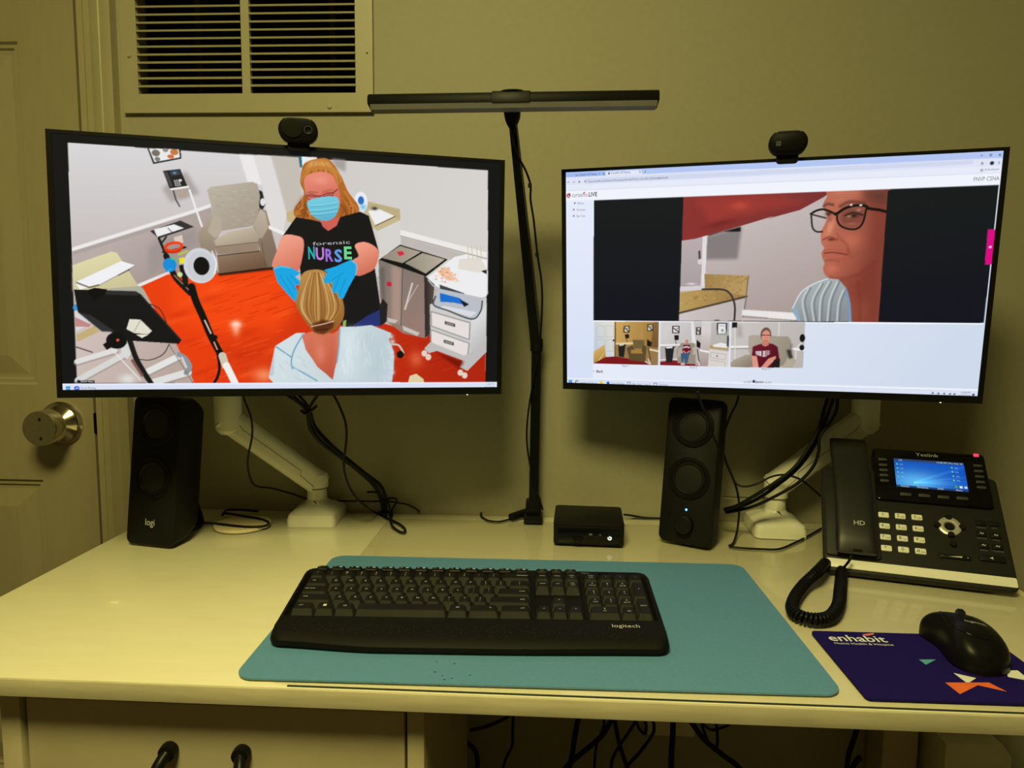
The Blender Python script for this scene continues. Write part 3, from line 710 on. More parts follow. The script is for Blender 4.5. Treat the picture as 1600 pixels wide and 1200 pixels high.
    P(A_(1118, 880, 1385, 850, 1440, 950, 1130, 990), (140, 114, 92), (112, 86, 66), A_(1200, 880, 1240, 980)); L(A_(1120, 878, 1384, 850), 1.5, (70, 52, 40)); L(A_(1395, 790, 1420, 950), 1, (96, 76, 60))
    # counter on the left with papers
    P(A_(216, 938, 460, 853, 494, 862, 705, 1185, 600, 1190, 220, 1090), (220, 214, 168), (198, 190, 146), A_(400, 880, 500, 1150))
    P(C_(400, 205, 640, 188, 705, 292, 620, 230), (176, 172, 156))
    P(A_(232, 1045, 520, 912, 606, 938, 385, 1060, 262, 1090), (240, 240, 244)); L(A_(380, 1062, 606, 942), 1.2, (150, 146, 140)); L(A_(240, 1045, 320, 1075, 380, 1060), 2.2, (110, 92, 60)); L(A_(500, 1000, 570, 965), 1.5, (90, 88, 86))
    P(C_(228, 330, 420, 470, 520, 500, 860, 540, 975, 785, 245, 790), (206, 190, 184), (184, 164, 156), C_(300, 500, 800, 780))
    P(C_(228, 300, 330, 420, 240, 470), (214, 214, 218)); O(C_(236, 320)[0], 4, 5, (60, 150, 210), soft=False); P(C_(240, 490, 352, 435, 385, 470, 245, 535), (196, 172, 120)); P(C_(232, 380, 330, 425, 320, 440, 236, 440), (170, 60, 50), alpha=0.5)
    # arms of the bracket
    for a, wd, col in ((C_(245, 655, 480, 585), 10, (222, 221, 218)), (C_(250, 770, 560, 600), 11, (214, 213, 210)), (C_(690, 715, 880, 622), 12, (226, 226, 224)), (C_(700, 790, 935, 722), 13, (222, 222, 220))):
        L([(x, y+1.8) for x, y in a], wd, (160, 148, 142), 0.7); L(a, wd-2, col)
    L(C_(880, 612, 920, 640, 945, 690, 925, 725), 8, (142, 148, 154), smooth=True); L(C_(898, 630, 925, 690), 3, (212, 212, 214))
    P(C_(520, 560, 580, 540, 590, 600, 560, 640, 520, 620), (216, 216, 212)); L(C_(470, 590, 640, 770), 1.8, (228, 226, 222)); O(C_(560, 765)[0], 14, 10, (226, 226, 224), 0.9)
    L(C_(240, 565, 340, 598), 1.6, (40, 38, 40)); L(C_(690, 295, 760, 330, 800, 410), 1.4, (46, 38, 36), smooth=True); L(C_(820, 545, 780, 610, 700, 645, 620, 640), 1.4, (50, 46, 46), smooth=True)
    L(C_(820, 555, 965, 785), 0.8, (90, 70, 66))
    L(C_(565, 500, 610, 630, 660, 720, 705, 790), 8, (24, 24, 26), smooth=True); L(C_(590, 650, 650, 740), 5, (112, 76, 62), 0.8)
    # tablet seen from behind
    P(C_(225, 208, 612, 220, 645, 240, 897, 522, 880, 546, 560, 526, 470, 480, 250, 350), (20, 20, 22)); P(C_(250, 350, 330, 368, 480, 470, 400, 470), (46, 46, 50), blur=0.5)
    P(C_(430, 215, 612, 222, 636, 240, 610, 246, 400, 240), (44, 44, 48), blur=0.5); P(C_(305, 215, 355, 198, 432, 208, 420, 240, 350, 275), (12, 12, 13))
    L(C_(640, 245, 890, 522), 1.2, (56, 56, 60), 0.7)
    P(C_(572, 392, 640, 396, 712, 466, 690, 488, 602, 480, 553, 455), (226, 222, 206)); P(C_(612, 488, 690, 490, 650, 510), (230, 228, 216)); L(C_(640, 398, 600, 470), 1.2, (170, 164, 148))
    O(C_(490, 525)[0], 15, 13, (14, 14, 15), soft=False); P(C_(405, 550, 440, 530, 470, 560, 430, 585), (16, 16, 18)); O(C_(498, 522)[0], 2.2, 2.2, (226, 90, 70), soft=False)
    # ring light on its stand
    L(A_(800, 880, 850, 1000, 900, 1060, 950, 1110), 9, (20, 20, 22), smooth=True); L(A_(850, 1000, 940, 1090), 2, (150, 120, 90))
    L(C_(958, 190, 985, 280, 1030, 380, 1080, 500, 1140, 612), 11, (14, 13, 14), smooth=True); L(C_(1040, 400, 1078, 480), 2.2, (222, 204, 190)); L(C_(1098, 535, 1118, 580), 2.0, (222, 170, 150)); O(C_(1100, 505)[0], 5, 4, (12, 12, 12), soft=False)
    L(C_(1120, 600, 1132, 690, 1120, 750, 1100, 786), 4.2, (18, 16, 18), smooth=True); L(C_(1150, 620, 1170, 680), 12, (206, 196, 176)); L(C_(1175, 680, 1230, 792), 11, (240, 238, 234))
    O(A_(822, 935)[0], 10, 11, (22, 140, 214), soft=False); L(A_(800, 975, 830, 960), 3, (40, 160, 226)); L(A_(830, 895, 890, 915), 2, (80, 190, 90)); P(A_(882, 895, 912, 888, 920, 925, 885, 930), (236, 226, 30))
    P(A_(880, 940, 930, 930, 940, 1080, 910, 1070), (20, 22, 24)); O(A_(885, 995)[0], 4, 4, (206, 222, 160), soft=False); L(A_(880, 870, 930, 850), 3, (190, 196, 60))
    O(A_(1012, 940)[0], 25, 28, (208, 211, 216), soft=False); O(A_(1018, 944)[0], 21, 24, (196, 200, 206), 0.6, soft=False); O(A_(1020, 942)[0], 12, 14.5, (14, 13, 15), soft=False)
    L(A_(1085, 850, 1112, 920, 1100, 990), 2, (236, 238, 240), smooth=True)
    # counter behind, steel bins, cart
    P(B_(190, 610, 260, 585, 320, 640, 240, 680, 195, 665), (200, 178, 128)); P(B_(80, 690, 190, 735, 182, 757, 80, 712), (238, 236, 235))
    P(B_(690, 540, 900, 590, 900, 660, 700, 600), (188, 172, 130)); P(B_(660, 570, 880, 640, 895, 660, 760, 725, 700, 690), (196, 182, 140)); P(B_(700, 600, 770, 590, 865, 632, 745, 690), (236, 236, 238)); L(B_(745, 692, 868, 634), 1.6, (110, 84, 50))
    P(B_(760, 725, 900, 660, 905, 812, 770, 890), (214, 211, 207)); O(B_(655, 545)[0], 11, 17, (232, 236, 242), soft=False); O(B_(655, 535)[0], 5, 7, (40, 110, 190), soft=False); O(B_(668, 575)[0], 6, 5, (120, 190, 226)); O(B_(740, 585)[0], 5, 3, (40, 40, 44))
    P(D_(765, 25, 1055, 122, 1115, 175, 1085, 490, 1060, 512, 920, 482, 820, 412, 775, 260), (128, 118, 112), (150, 122, 112), D_(790, 100, 1050, 400))
    P(D_(845, 55, 910, 80, 905, 430, 850, 400), (176, 148, 134), blur=3, alpha=0.8); P(D_(1050, 122, 1115, 175, 1085, 490, 1055, 510), (50, 44, 42), (84, 70, 62), D_(1060, 200, 1100, 200)); P(D_(770, 90, 800, 60, 810, 380, 790, 280), (104, 96, 92), blur=2)
    L(D_(915, 80, 905, 430), 1.5, (84, 74, 70)); L(D_(975, 170, 930, 330), 3, (226, 218, 214), 0.8); L(D_(1010, 180, 940, 300), 1.4, (214, 206, 200), 0.7)
    P(B_(768, 905, 900, 810, 1198, 902, 1062, 1008), (18, 18, 19)); P(B_(782, 892, 900, 818, 1030, 856, 915, 925), (150, 138, 122), (172, 160, 142), B_(800, 880, 1000, 840)); P(B_(930, 925, 1040, 862, 1180, 902, 1060, 990), (150, 142, 126), (182, 172, 156), B_(950, 930, 1150, 900))
    P(B_(880, 855, 915, 850, 928, 870, 895, 882), (214, 40, 66)); P(B_(815, 1040, 845, 1042, 848, 1070, 818, 1068), (196, 34, 56))
    P(D_(818, 384, 885, 400, 870, 420, 825, 412), (196, 190, 184)); P(D_(915, 434, 1022, 478, 1008, 498, 920, 462), (198, 192, 186)); P(D_(790, 265, 822, 300, 815, 410, 770, 440, 765, 330), (34, 32, 33))
    P(D_(1085, 300, 1440, 260, 1438, 600, 1330, 650, 1090, 545), (206, 203, 203)); P(D_(1340, 410, 1440, 300, 1438, 590, 1340, 645), (214, 214, 216), (186, 184, 184), D_(1340, 450, 1440, 550))
    P(B_(1070, 1018, 1240, 886, 1315, 870, 1442, 905, 1442, 1130, 1390, 1146, 1310, 1142, 1130, 1072), (236, 236, 238)); L(B_(1075, 1030, 1130, 1080, 1310, 1148, 1430, 1140), 2, (190, 192, 196), smooth=True)
    P(B_(1145, 1058, 1300, 1112, 1305, 1140, 1290, 1140, 1150, 1085), (62, 68, 72)); P(B_(1130, 980, 1180, 945, 1270, 1040, 1190, 1030), (236, 190, 160), blur=1)
    for i in range(26): x, y = rn.uniform(1120, 1265), rn.uniform(950, 1045); O((400+x/4, 180+y/4), 2.2, 1.2, rn.choice(((232, 104, 40), (240, 160, 110), (244, 240, 236))), 0.9)
    P(B_(1270, 900, 1400, 890, 1440, 960, 1390, 985, 1260, 960), (224, 218, 208)); 
    for x in (1320, 1345, 1375, 1400): L([(400+x/4, 180+810/4+2), (400+(x+8)/4, 180+900/4)], 1.2, (206, 190, 150))
    P(B_(1405, 975, 1440, 965, 1440, 995), (30, 30, 32))
    P(D_(1110, 240, 1150, 205, 1410, 260, 1400, 350, 1340, 395, 1120, 310), (186, 190, 198)); P(D_(1148, 230, 1270, 262, 1330, 310, 1230, 290, 1150, 285), (24, 110, 206)); P(D_(1270, 268, 1330, 300, 1300, 318), (20, 24, 34)); L(D_(1120, 250, 1110, 305, 1200, 340, 1345, 392, 1400, 345, 1412, 280), 2.6, (70, 76, 82), smooth=True)
    P(D_(1170, 310, 1380, 350, 1340, 380, 1150, 320), (216, 218, 224))
    for q in (D_(1092, 345, 1335, 415, 1330, 520, 1095, 436), D_(1090, 458, 1330, 542, 1318, 638, 1092, 545)):
        P([(x+1.2, y+1) for x, y in q], (120, 118, 118)); P(q, (230, 221, 219)); L(q+[q[0]], 2.2, (152, 152, 152))
        mx_, my_ = (q[0][0]+q[2][0])/2, (q[0][1]+q[2][1])/2-1.5; P([(mx_-8, my_-5.5), (mx_+8, my_-1), (mx_+8, my_+4), (mx_-8, my_-0.5)], (70, 68, 66)); P([(mx_-6, my_-3.5), (mx_+6, my_-0.2), (mx_+6, my_+2), (mx_-6, my_-1)], (150, 146, 140))
    P(D_(1050, 575, 1090, 535, 1300, 620, 1430, 560, 1435, 600, 1320, 715, 1270, 690, 1290, 650, 1130, 590, 1080, 605), (190, 188, 186)); P(D_(1120, 600, 1300, 660, 1270, 700), (90, 10, 4), blur=2, alpha=0.7)
    for x, y in ((1050, 605), (1075, 628), (1275, 725), (1302, 742)): O((400+x/4, 400+y/4), 5, 5.5, (226, 206, 196), soft=False)
    # nurse
    P(D_(290, 60, 740, 60, 775, 300, 775, 430, 560, 445, 290, 300), (22, 22, 24)); P(D_(690, 375, 772, 335, 776, 435, 590, 445), (36, 50, 112)); P(D_(545, 400, 565, 400, 560, 440, 540, 440), (150, 170, 90))
    P(B_(285, 350, 310, 300, 390, 276, 460, 284, 530, 380, 575, 480, 635, 560, 640, 610, 590, 655, 520, 665, 330, 665, 250, 640, 240, 585, 300, 500, 278, 430), (176, 104, 40), smooth=True)
    for i in range(46):
        x = rn.uniform(290, 520); t = (x-290)/230
        L(B_(x*0.5+190, 290+rn.uniform(0, 12), x, 340+60*abs(t-0.45), 285+t*250, 420), 1.3, rn.choice(((222, 164, 92), (150, 84, 30), (200, 132, 60))), 0.55, smooth=True)
    P(B_(545, 500, 600, 560, 645, 600, 620, 640, 560, 662, 525, 640), (146, 78, 30), blur=3, alpha=0.7); P(B_(300, 500, 320, 560, 340, 650, 270, 640, 245, 590), (140, 72, 28), blur=3, alpha=0.75)
    P(B_(330, 290, 400, 278, 450, 288, 470, 330, 400, 335, 320, 345), (226, 172, 100), blur=3, alpha=0.6)
    for cx, cy in ((600, 585), (565, 625), (618, 612), (580, 560), (265, 610), (300, 640), (280, 575)):
        pp = [(400+(cx+16*math.cos(t))/4, 180+(cy+13*math.sin(t))/4) for t in [0.3+0.35*k for k in range(12)]]; L(pp, 1.6, (222, 150, 76), 0.7); L([(x+1.2, y+1.2) for x, y in pp], 1.2, (104, 52, 20), 0.6)
    for sx, sy, ex, ey in ((555, 480, 610, 630), (540, 520, 585, 640), (530, 560, 560, 650), (590, 550, 630, 610), (290, 520, 255, 620), (310, 560, 290, 640), (320, 600, 330, 655)):
        L(B_(sx, sy, (sx+ex)/2+14, (sy+ey)/2, ex, ey), 3.2, rn.choice(((206, 130, 58), (132, 70, 26), (190, 112, 46))), 0.7, smooth=True)
    P(B_(165, 760, 250, 640, 345, 655, 405, 670, 450, 726, 500, 690, 525, 640, 650, 605, 705, 632, 770, 860, 690, 800, 620, 812, 590, 900, 640, 1000, 650, 1100, 290, 1100, 272, 930, 300, 800), (20, 20, 22))
    P(B_(400, 660, 525, 640, 505, 692, 452, 726, 418, 700), (206, 96, 84)); 
    P(B_(300, 410, 330, 375, 400, 358, 470, 375, 505, 430, 525, 510, 515, 590, 430, 655, 345, 610, 312, 500), (232, 138, 118), (214, 112, 96), B_(380, 370, 420, 520), smooth=True)
    O(B_(400, 410)[0], 14, 7, (240, 156, 136), 0.7); O(B_(345, 490)[0], 7, 3, (176, 84, 76), 0.6); O(B_(455, 488)[0], 8, 3, (176, 84, 76), 0.6)
    L(B_(300, 390, 330, 345, 400, 330, 470, 350, 510, 430), 5, (196, 124, 56), smooth=True)
    L(B_(312, 505, 345, 500, 395, 508, 385, 525, 340, 532, 318, 522, 312, 505), 1.2, (104, 32, 38)); L(B_(398, 508, 440, 492, 480, 486, 478, 505, 440, 522, 410, 522, 398, 508), 1.2, (104, 32, 38)); L(B_(480, 488, 510, 465), 1.4, (96, 30, 34))
    L(B_(318, 488, 345, 480, 385, 486), 2, (170, 96, 66), 0.7, smooth=True); L(B_(415, 484, 450, 470, 485, 468), 2, (170, 96, 66), 0.7, smooth=True)
    L(B_(325, 510, 380, 512), 1.4, (120, 50, 44)); L(B_(415, 510, 465, 500), 1.4, (120, 50, 44))
    P(B_(320, 548, 400, 516, 500, 514, 520, 560, 495, 635, 430, 664, 355, 632), (116, 202, 224), (92, 176, 204), B_(400, 530, 430, 660), smooth=True)
    for y in (560, 590, 615): L(B_(335, y+5, 420, y, 508, y-14), 1.2, (150, 224, 240), 0.8, smooth=True); L(B_(340, y+14, 420, y+10, 505, y-4), 1.0, (70, 148, 178), 0.6, smooth=True)
    P(B_(580, 640, 700, 640, 770, 860, 700, 830, 640, 900, 600, 960, 560, 900), (20, 20, 22))
    P(B_(166, 758, 240, 752, 300, 792, 272, 960, 225, 975, 105, 952, 130, 850), (240, 160, 136), (214, 118, 96), B_(160, 780, 260, 960), smooth=True)
    P(B_(618, 812, 690, 796, 766, 850, 745, 950, 700, 985, 628, 1002, 600, 915, 640, 880), (240, 156, 132), (206, 108, 86), B_(640, 820, 720, 990), smooth=True)
    # patient
    P(D_(80, 755, 120, 560, 250, 480, 305, 478, 320, 590, 385, 690, 480, 768, 510, 620, 525, 440, 620, 440, 720, 430, 845, 480, 830, 520, 862, 600, 860, 700, 848, 790, 110, 790), (210, 224, 228), (192, 208, 214), D_(200, 500, 700, 780), smooth=False)
    P(D_(80, 750, 118, 570, 112, 740), (190, 202, 208)); P(D_(285, 492, 350, 468, 480, 482, 525, 455, 515, 620, 476, 768, 385, 685, 312, 585), (214, 116, 90), (190, 86, 62), D_(330, 490, 450, 740))
    O(D_(400, 600)[0], 10, 20, (224, 130, 104), 0.8)
    for a in (D_(120, 560, 215, 625), D_(295, 485, 240, 580, 220, 650, 228, 700), D_(522, 450, 518, 560, 505, 660), D_(228, 690, 320, 740, 380, 775)): L(a, 2.2, (112, 160, 190), smooth=True)
    for i in range(30):
        x, y = rn.uniform(540, 840), rn.uniform(460, 760); L(D_(x, y, x+rn.uniform(-20, 20), y+rn.uniform(30, 90)), 1.6, rn.choice(((228, 240, 244), (172, 192, 200))), 0.5)
    for i in range(12):
        x, y = rn.uniform(140, 300), rn.uniform(600, 770); L(D_(x, y, x+rn.uniform(10, 50), y+rn.uniform(20, 60)), 1.6, rn.choice(((226, 238, 242), (176, 194, 202))), 0.5)
    for k in range(9): O(D_(842+10*math.sin(k*2.1), 500+k*32)[0], 5, 4.5, (206, 220, 226), 0.9)
    P(D_(540, 460, 640, 450, 620, 760, 520, 770), (222, 234, 238), blur=8, alpha=0.6); P(D_(700, 460, 800, 490, 800, 770, 720, 770), (182, 200, 208), blur=9, alpha=0.5)
    P(D_(270, 190, 290, 112, 350, 86, 430, 98, 500, 180, 548, 300, 545, 390, 500, 450, 430, 486, 370, 478, 310, 410, 250, 300), (184, 138, 74), (150, 98, 44), D_(380, 120, 420, 440), smooth=True)
    for i in range(60):
        t = rn.random(); x0 = 300+170*t; x2 = 265+265*t
        L(D_(x0*0.6+150, 100+30*abs(t-0.4), x0*0.35+x2*0.65, 230+rn.uniform(-20, 20), x2, 330+40*(1-abs(2*t-1)), 395+60*(t-0.5), 455), 1.5, rn.choice(((232, 196, 130), (214, 170, 100), (140, 90, 40), (120, 72, 30))), 0.5, smooth=True)
    P(D_(350, 425, 420, 395, 490, 415, 480, 450, 420, 486, 360, 470), (92, 46, 22), blur=1.5); L(D_(345, 438, 410, 425, 485, 405), 1.6, (226, 190, 170)); L(D_(380, 460, 450, 455), 2, (60, 26, 14), 0.8)
    # gloves
    G = (24, 166, 226); G2 = (12, 128, 196)
    P(B_(108, 958, 150, 940, 215, 952, 276, 985, 262, 1000, 245, 1008, 278, 1040, 270, 1062, 246, 1062, 262, 1110, 244, 1168, 190, 1110, 135, 1045), G, smooth=False)
    L(B_(150, 1000, 230, 1130), 1.2, G2, 0.8); L(B_(190, 1010, 245, 1090), 1.2, G2, 0.8); L(B_(215, 1000, 262, 1052), 1.2, G2, 0.8); L(B_(110, 960, 160, 945, 212, 955), 1.6, (120, 206, 240), 0.8)
    P(B_(592, 904, 626, 930, 622, 1000, 580, 1075, 545, 1148, 514, 1138, 512, 1108, 484, 1112, 474, 1090, 478, 1045, 432, 1054, 420, 1030, 445, 985, 425, 968, 500, 945), G, smooth=False)
    L(B_(470, 1030, 545, 985), 1.2, G2, 0.8); L(B_(485, 1100, 520, 1010), 1.2, G2, 0.8); L(B_(520, 1120, 560, 1020), 1.2, G2, 0.8); L(B_(594, 906, 628, 940, 622, 998), 1.6, (120, 206, 240), 0.8, smooth=True)
    # stool wheel, pale thing at the lower edge
    L(D_(845, 548, 890, 555, 920, 600), 3, (206, 200, 196), smooth=True); O(D_(900, 612)[0], 6, 6.5, (16, 14, 14), soft=False)
    P(D_(948, 790, 960, 745, 1000, 732, 1045, 765, 1050, 790), (222, 204, 162))
    # name pill, task bar
    P([(121, 593), (148, 593), (149, 597.5), (121, 597.5)], (28, 28, 30))
    P([(97, 598.6), (777, 595.6), (777.2, 607.6), (98, 612.3)], (216, 224, 243)); P([(97, 598.6), (777, 595.6), (777, 598.0), (97, 601)], (228, 234, 249))
    for i in (0, 1):
        for j in (0, 1): P([(104+i*3.5, 602.6+j*3.4), (107+i*3.5, 602.6+j*3.4), (107+i*3.5, 605.6+j*3.4), (104+i*3.5, 605.6+j*3.4)], (20, 130, 214))
    O((120.6, 605.3), 3.8, 3.4, (34, 80, 214), soft=False); O((120.6, 605.3), 1.8, 1.0, (236, 240, 250), soft=False)
    return c.done()

E_, F_, G_, H_ = reg(860, 190), reg(1200, 190), reg(860, 400), reg(1200, 400)
def paint_right():
    c = Canvas(H_R); P, L, O = c.poly, c.line, c.blob; rn = random.Random(9)
    TL, TR, BR, BL = (883, 270.5), (1569, 237.5), (1528, 621.5), (884.5, 599.5)
    c.im[:] = (232, 237, 249)
    P([TL, TR, BR, BL], (236, 240, 251), (206, 217, 235), [(1000, 300), (1460, 600)])
    P([(880, 300), (928, 300), (926, 600), (882, 600)], (228, 234, 249), (214, 224, 246), [(880, 350), (880, 560)])
    P([TL, TR, (1568, 248.6), (883, 278.6)], (178, 198, 242)); P(E_(345, 320, 565, 308, 578, 340, 345, 353), (226, 232, 250)); P(E_(95, 329, 345, 317, 345, 352, 95, 362), (160, 186, 240))
    P([(883, 278.6), (1568, 248.6), (1567, 260.6), (883, 290.5)], (222, 227, 246)); P([(915, 280.8), (1520, 252), (1520, 258.4), (915, 288.4)], (208, 215, 238))
    P([(883, 290.5), (1567, 260.6), (1566, 271), (883, 299)], (230, 234, 249)); L([(883, 299), (1566, 271)], 0.7, (196, 204, 224))
    P([(883, 300), (1566, 271.6), (1562, 290), (883, 315)], (240, 243, 252))
    # video with black side bars
    v0, v1, v2, v3 = E_(272, 497)[0], F_(1440, 402)[0], H_(1348, 415)[0], G_(268, 400)[0]
    P([v0, v1, v2, v3], (20, 25, 27), (17, 19, 30), [(1000, 330), (1000, 480)])
    f0, f1, f2, f3 = E_(832, 473)[0], F_(747, 436)[0], H_(690, 406)[0], G_(803, 400)[0]
    P([f0, f1, f2, f3], (196, 186, 184), (168, 152, 148), [(1180, 330), (1240, 500)])
    P(E_(975, 720, 1195, 660, 1170, 860, 970, 862), (132, 124, 124), blur=2.5); P(E_(985, 712, 1190, 660, 1188, 690, 1080, 690, 990, 716), (26, 25, 27), blur=0.5)
    P(E_(820, 735, 978, 712, 962, 1052, 808, 1058), (186, 172, 174), (168, 156, 158), E_(850, 740, 900, 1040)); P(E_(952, 716, 980, 712, 964, 1050, 940, 1052), (224, 219, 220)); P(E_(812, 1030, 960, 1022, 955, 1052, 808, 1060), (212, 206, 206), blur=0.5)
    L(E_(930, 812, 932, 865), 3.5, (70, 64, 64)); O(E_(935, 875)[0], 4.5, 5, (216, 208, 206), soft=False); O(E_(880, 1012)[0], 9, 1.6, (232, 228, 228))
    P(G_(962, 112, 1242, 122, 1226, 250, 965, 208), (160, 128, 76), (188, 156, 100), G_(980, 120, 1220, 230)); P(G_(812, 226, 965, 206, 1226, 246, 1150, 270, 806, 352), (184, 152, 90), (160, 128, 74), G_(850, 220, 1100, 290))
    for i in range(90):
        x, y = rn.uniform(815, 1220), rn.uniform(120, 300)
        if (x > 970 and y < 235) or (y > 228 and y < 340-(x-815)*0.22): O((860+x/4, 400+y/4), rn.uniform(1, 3), rn.uniform(0.7, 1.6), rn.choice(((120, 86, 44), (208, 182, 128), (146, 112, 62))), 0.6)
    L(G_(806, 352, 1226, 250), 3, (70, 58, 46), soft=1.5); L(G_(1236, 124, 1222, 250), 2, (120, 104, 80))
    P(G_(805, 362, 1222, 262, 1200, 402, 802, 402), (204, 195, 194), (188, 178, 176), G_(850, 350, 1150, 400)); L(G_(1222, 262, 1200, 402), 2.2, (120, 106, 100)); O(G_(1040, 398)[0], 5, 1.6, (70, 64, 62))
    L(E_(950, 1046, 1060, 1046, 1110, 1062, 1140, 1105, 1152, 1160, 1148, 1240), 3.4, (58, 54, 52), smooth=True)
    P(G_(1200, 332, 1532, 352, 1540, 396, 1195, 368), (232, 227, 228), blur=0.4); L(G_(1198, 374, 1535, 398), 1.6, (150, 138, 134)); P(H_(0, 345, 150, 358, 172, 396, 0, 384), (234, 229, 230), blur=0.4)
    P(G_(1195, 380, 1530, 402, 1190, 402), (196, 184, 182))
    # arm across the top of the picture
    P(E_(832, 474, 1200, 456, 1600, 446)+F_(200, 447, 400, 440, 345, 478, 200, 556, 0, 610)+E_(1400, 592, 1200, 652, 985, 712, 900, 735, 818, 746), (138, 50, 48), (122, 48, 50), [(1070, 330), (1300, 320)])
    P(E_(900, 480, 1250, 460, 1600, 452, 1560, 520, 1350, 560, 1000, 640), (162, 58, 50), blur=6, alpha=0.7); O(E_(1180, 530)[0], 18, 8, (196, 78, 60), 0.75); O(E_(1060, 640)[0], 30, 6, (112, 32, 36), 0.7, rot=-12); O(F_(200, 470)[0], 30, 8, (120, 50, 52), 0.7)
    # face in profile
    P(F_(398, 425, 760, 425, 752, 700, 730, 900, 700, 1260, 515, 1260, 500, 1120, 480, 1045, 435, 990, 385, 978, 355, 955, 344, 918, 352, 885, 338, 850, 334, 818, 350, 792, 332, 760, 330, 715, 336, 680, 356, 640, 368, 600, 352, 560, 344, 520, 368, 475), (186, 106, 84), (138, 68, 54), F_(370, 700, 700, 760), smooth=True)
    P(F_(570, 430, 760, 430, 745, 700, 720, 930, 700, 1260, 590, 1260, 560, 1010, 640, 820, 650, 600), (122, 54, 42), blur=10, alpha=0.7)
    P(F_(405, 432, 600, 432, 570, 478, 425, 500), (200, 122, 98), blur=5, alpha=0.75); P(F_(585, 430, 760, 430, 745, 520, 650, 505), (92, 58, 48), blur=6, alpha=0.8)
    for y in (462, 476): L(F_(405, y+6, 480, y, 580, y+2), 1.4, (158, 84, 64), 0.4, soft=2, smooth=True)
    O(F_(386, 665)[0], 6, 17, (222, 142, 114), 0.9, rot=16); O(F_(352, 705)[0], 6, 6, (206, 118, 94), 0.8); L(F_(345, 738, 380, 722, 425, 738), 2.4, (120, 46, 40), 0.7, soft=2, smooth=True); O(F_(392, 738)[0], 6, 2.4, (84, 28, 26), 0.85); L(F_(428, 700, 440, 722, 430, 742), 2.2, (140, 62, 50), 0.5, soft=2, smooth=True)
    O(F_(520, 745)[0], 18, 15, (206, 116, 90), 0.55); L(F_(455, 735, 492, 775, 500, 825), 3.2, (136, 60, 46), 0.5, soft=4, smooth=True); L(F_(500, 800, 520, 850), 3, (150, 70, 54), 0.35, soft=4)
    L(F_(352, 806, 400, 800, 480, 820), 2.4, (182, 84, 72), 0.8, soft=2, smooth=True); L(F_(350, 822, 400, 818, 450, 824, 492, 832), 1.8, (104, 38, 36), 0.9, soft=1.4, smooth=True); L(F_(354, 838, 410, 842, 465, 840), 3.6, (190, 92, 80), 0.85, soft=2, smooth=True)
    L(F_(360, 868, 400, 864, 440, 870), 2.6, (140, 62, 50), 0.5, soft=3, smooth=True); O(F_(398, 918)[0], 12, 9, (208, 114, 88), 0.75); O(F_(470, 880)[0], 12, 10, (176, 88, 68), 0.4)
    L(F_(385, 982, 450, 985, 560, 955, 660, 880), 6, (116, 48, 38), 0.4, soft=7, smooth=True); P(F_(450, 1000, 560, 975, 660, 910, 640, 1060, 540, 1140, 500, 1080), (128, 56, 44), blur=7, alpha=0.55); O(F_(590, 1170)[0], 12, 22, (150, 76, 58), 0.55); L(F_(560, 1000, 575, 1120, 570, 1240), 4, (110, 48, 38), 0.4, soft=5, smooth=True)
    L(F_(346, 532, 372, 518, 405, 524), 4, (74, 48, 42), 0.65, soft=3, smooth=True); L(F_(450, 532, 510, 505, 600, 512), 5, (78, 46, 38), 0.6, soft=4, smooth=True)
    P(F_(440, 580, 500, 540, 600, 545, 600, 600, 580, 640, 520, 666, 455, 650), (104, 58, 48), blur=4, alpha=0.7); L(F_(480, 590, 530, 572, 590, 586), 2.6, (40, 24, 22), 0.85, soft=1.6, smooth=True); O(F_(535, 590)[0], 5, 3.2, (30, 20, 20), 0.95); O(F_(505, 595)[0], 4, 1.8, (200, 170, 156), 0.6); L(F_(490, 610, 540, 618, 585, 606), 2, (140, 78, 64), 0.7, soft=2, smooth=True); O(F_(520, 640)[0], 10, 2.6, (180, 112, 90), 0.6); O(F_(376, 580)[0], 5, 3.4, (50, 32, 30), 0.9); O(F_(385, 612)[0], 4, 4, (140, 78, 64), 0.6)
    L(F_(268, 578, 276, 660, 300, 688, 338, 690), 2.6, (26, 22, 22), smooth=True); L(F_(266, 580, 300, 560, 350, 552, 420, 580), 3.4, (22, 20, 20), smooth=True); L(F_(280, 585, 360, 605), 2.4, (40, 34, 34))
    L(F_(418, 582, 438, 572, 480, 545, 540, 528, 605, 530, 625, 545), 4.4, (20, 18, 18), smooth=True); L(F_(430, 580, 432, 620, 455, 655, 510, 674, 560, 668, 592, 630, 612, 550), 3.0, (24, 20, 20), smooth=True); L(F_(618, 545, 700, 556, 742, 568), 4.6, (22, 18, 18))
    O(F_(518, 524)[0], 2, 1.6, (236, 226, 220), soft=False); O(F_(578, 526)[0], 2.4, 1.4, (236, 226, 220), soft=False); O(F_(565, 555)[0], 4, 2.6, (190, 150, 130), 0.7)
    # gown
    P(F_(145, 1170, 200, 1062, 280, 1010, 370, 978, 440, 985, 490, 1040, 510, 1130, 516, 1245, 190, 1245), (170, 177, 180), (136, 142, 146), F_(250, 1020, 330, 1240))
    for a in ((250, 1040, 215, 1120, 235, 1240), (330, 1010, 275, 1120, 285, 1240), (380, 1000, 330, 1100, 320, 1240), (430, 1000, 385, 1110, 370, 1240), (470, 1050, 440, 1130, 430, 1240)):
        L(F_(*a), 3, (206, 212, 214), 0.8, soft=2, smooth=True); L([(x+3.5, y) for x, y in F_(*a)], 3, (104, 112, 116), 0.6, soft=2, smooth=True)
    L(F_(148, 1172, 205, 1066, 285, 1012, 372, 980), 1.8, (216, 224, 228), smooth=True); L(F_(488, 1060, 505, 1140, 512, 1245), 4.5, (120, 152, 184), smooth=True); P(F_(145, 1172, 175, 1150, 205, 1245, 190, 1245), (142, 170, 188))
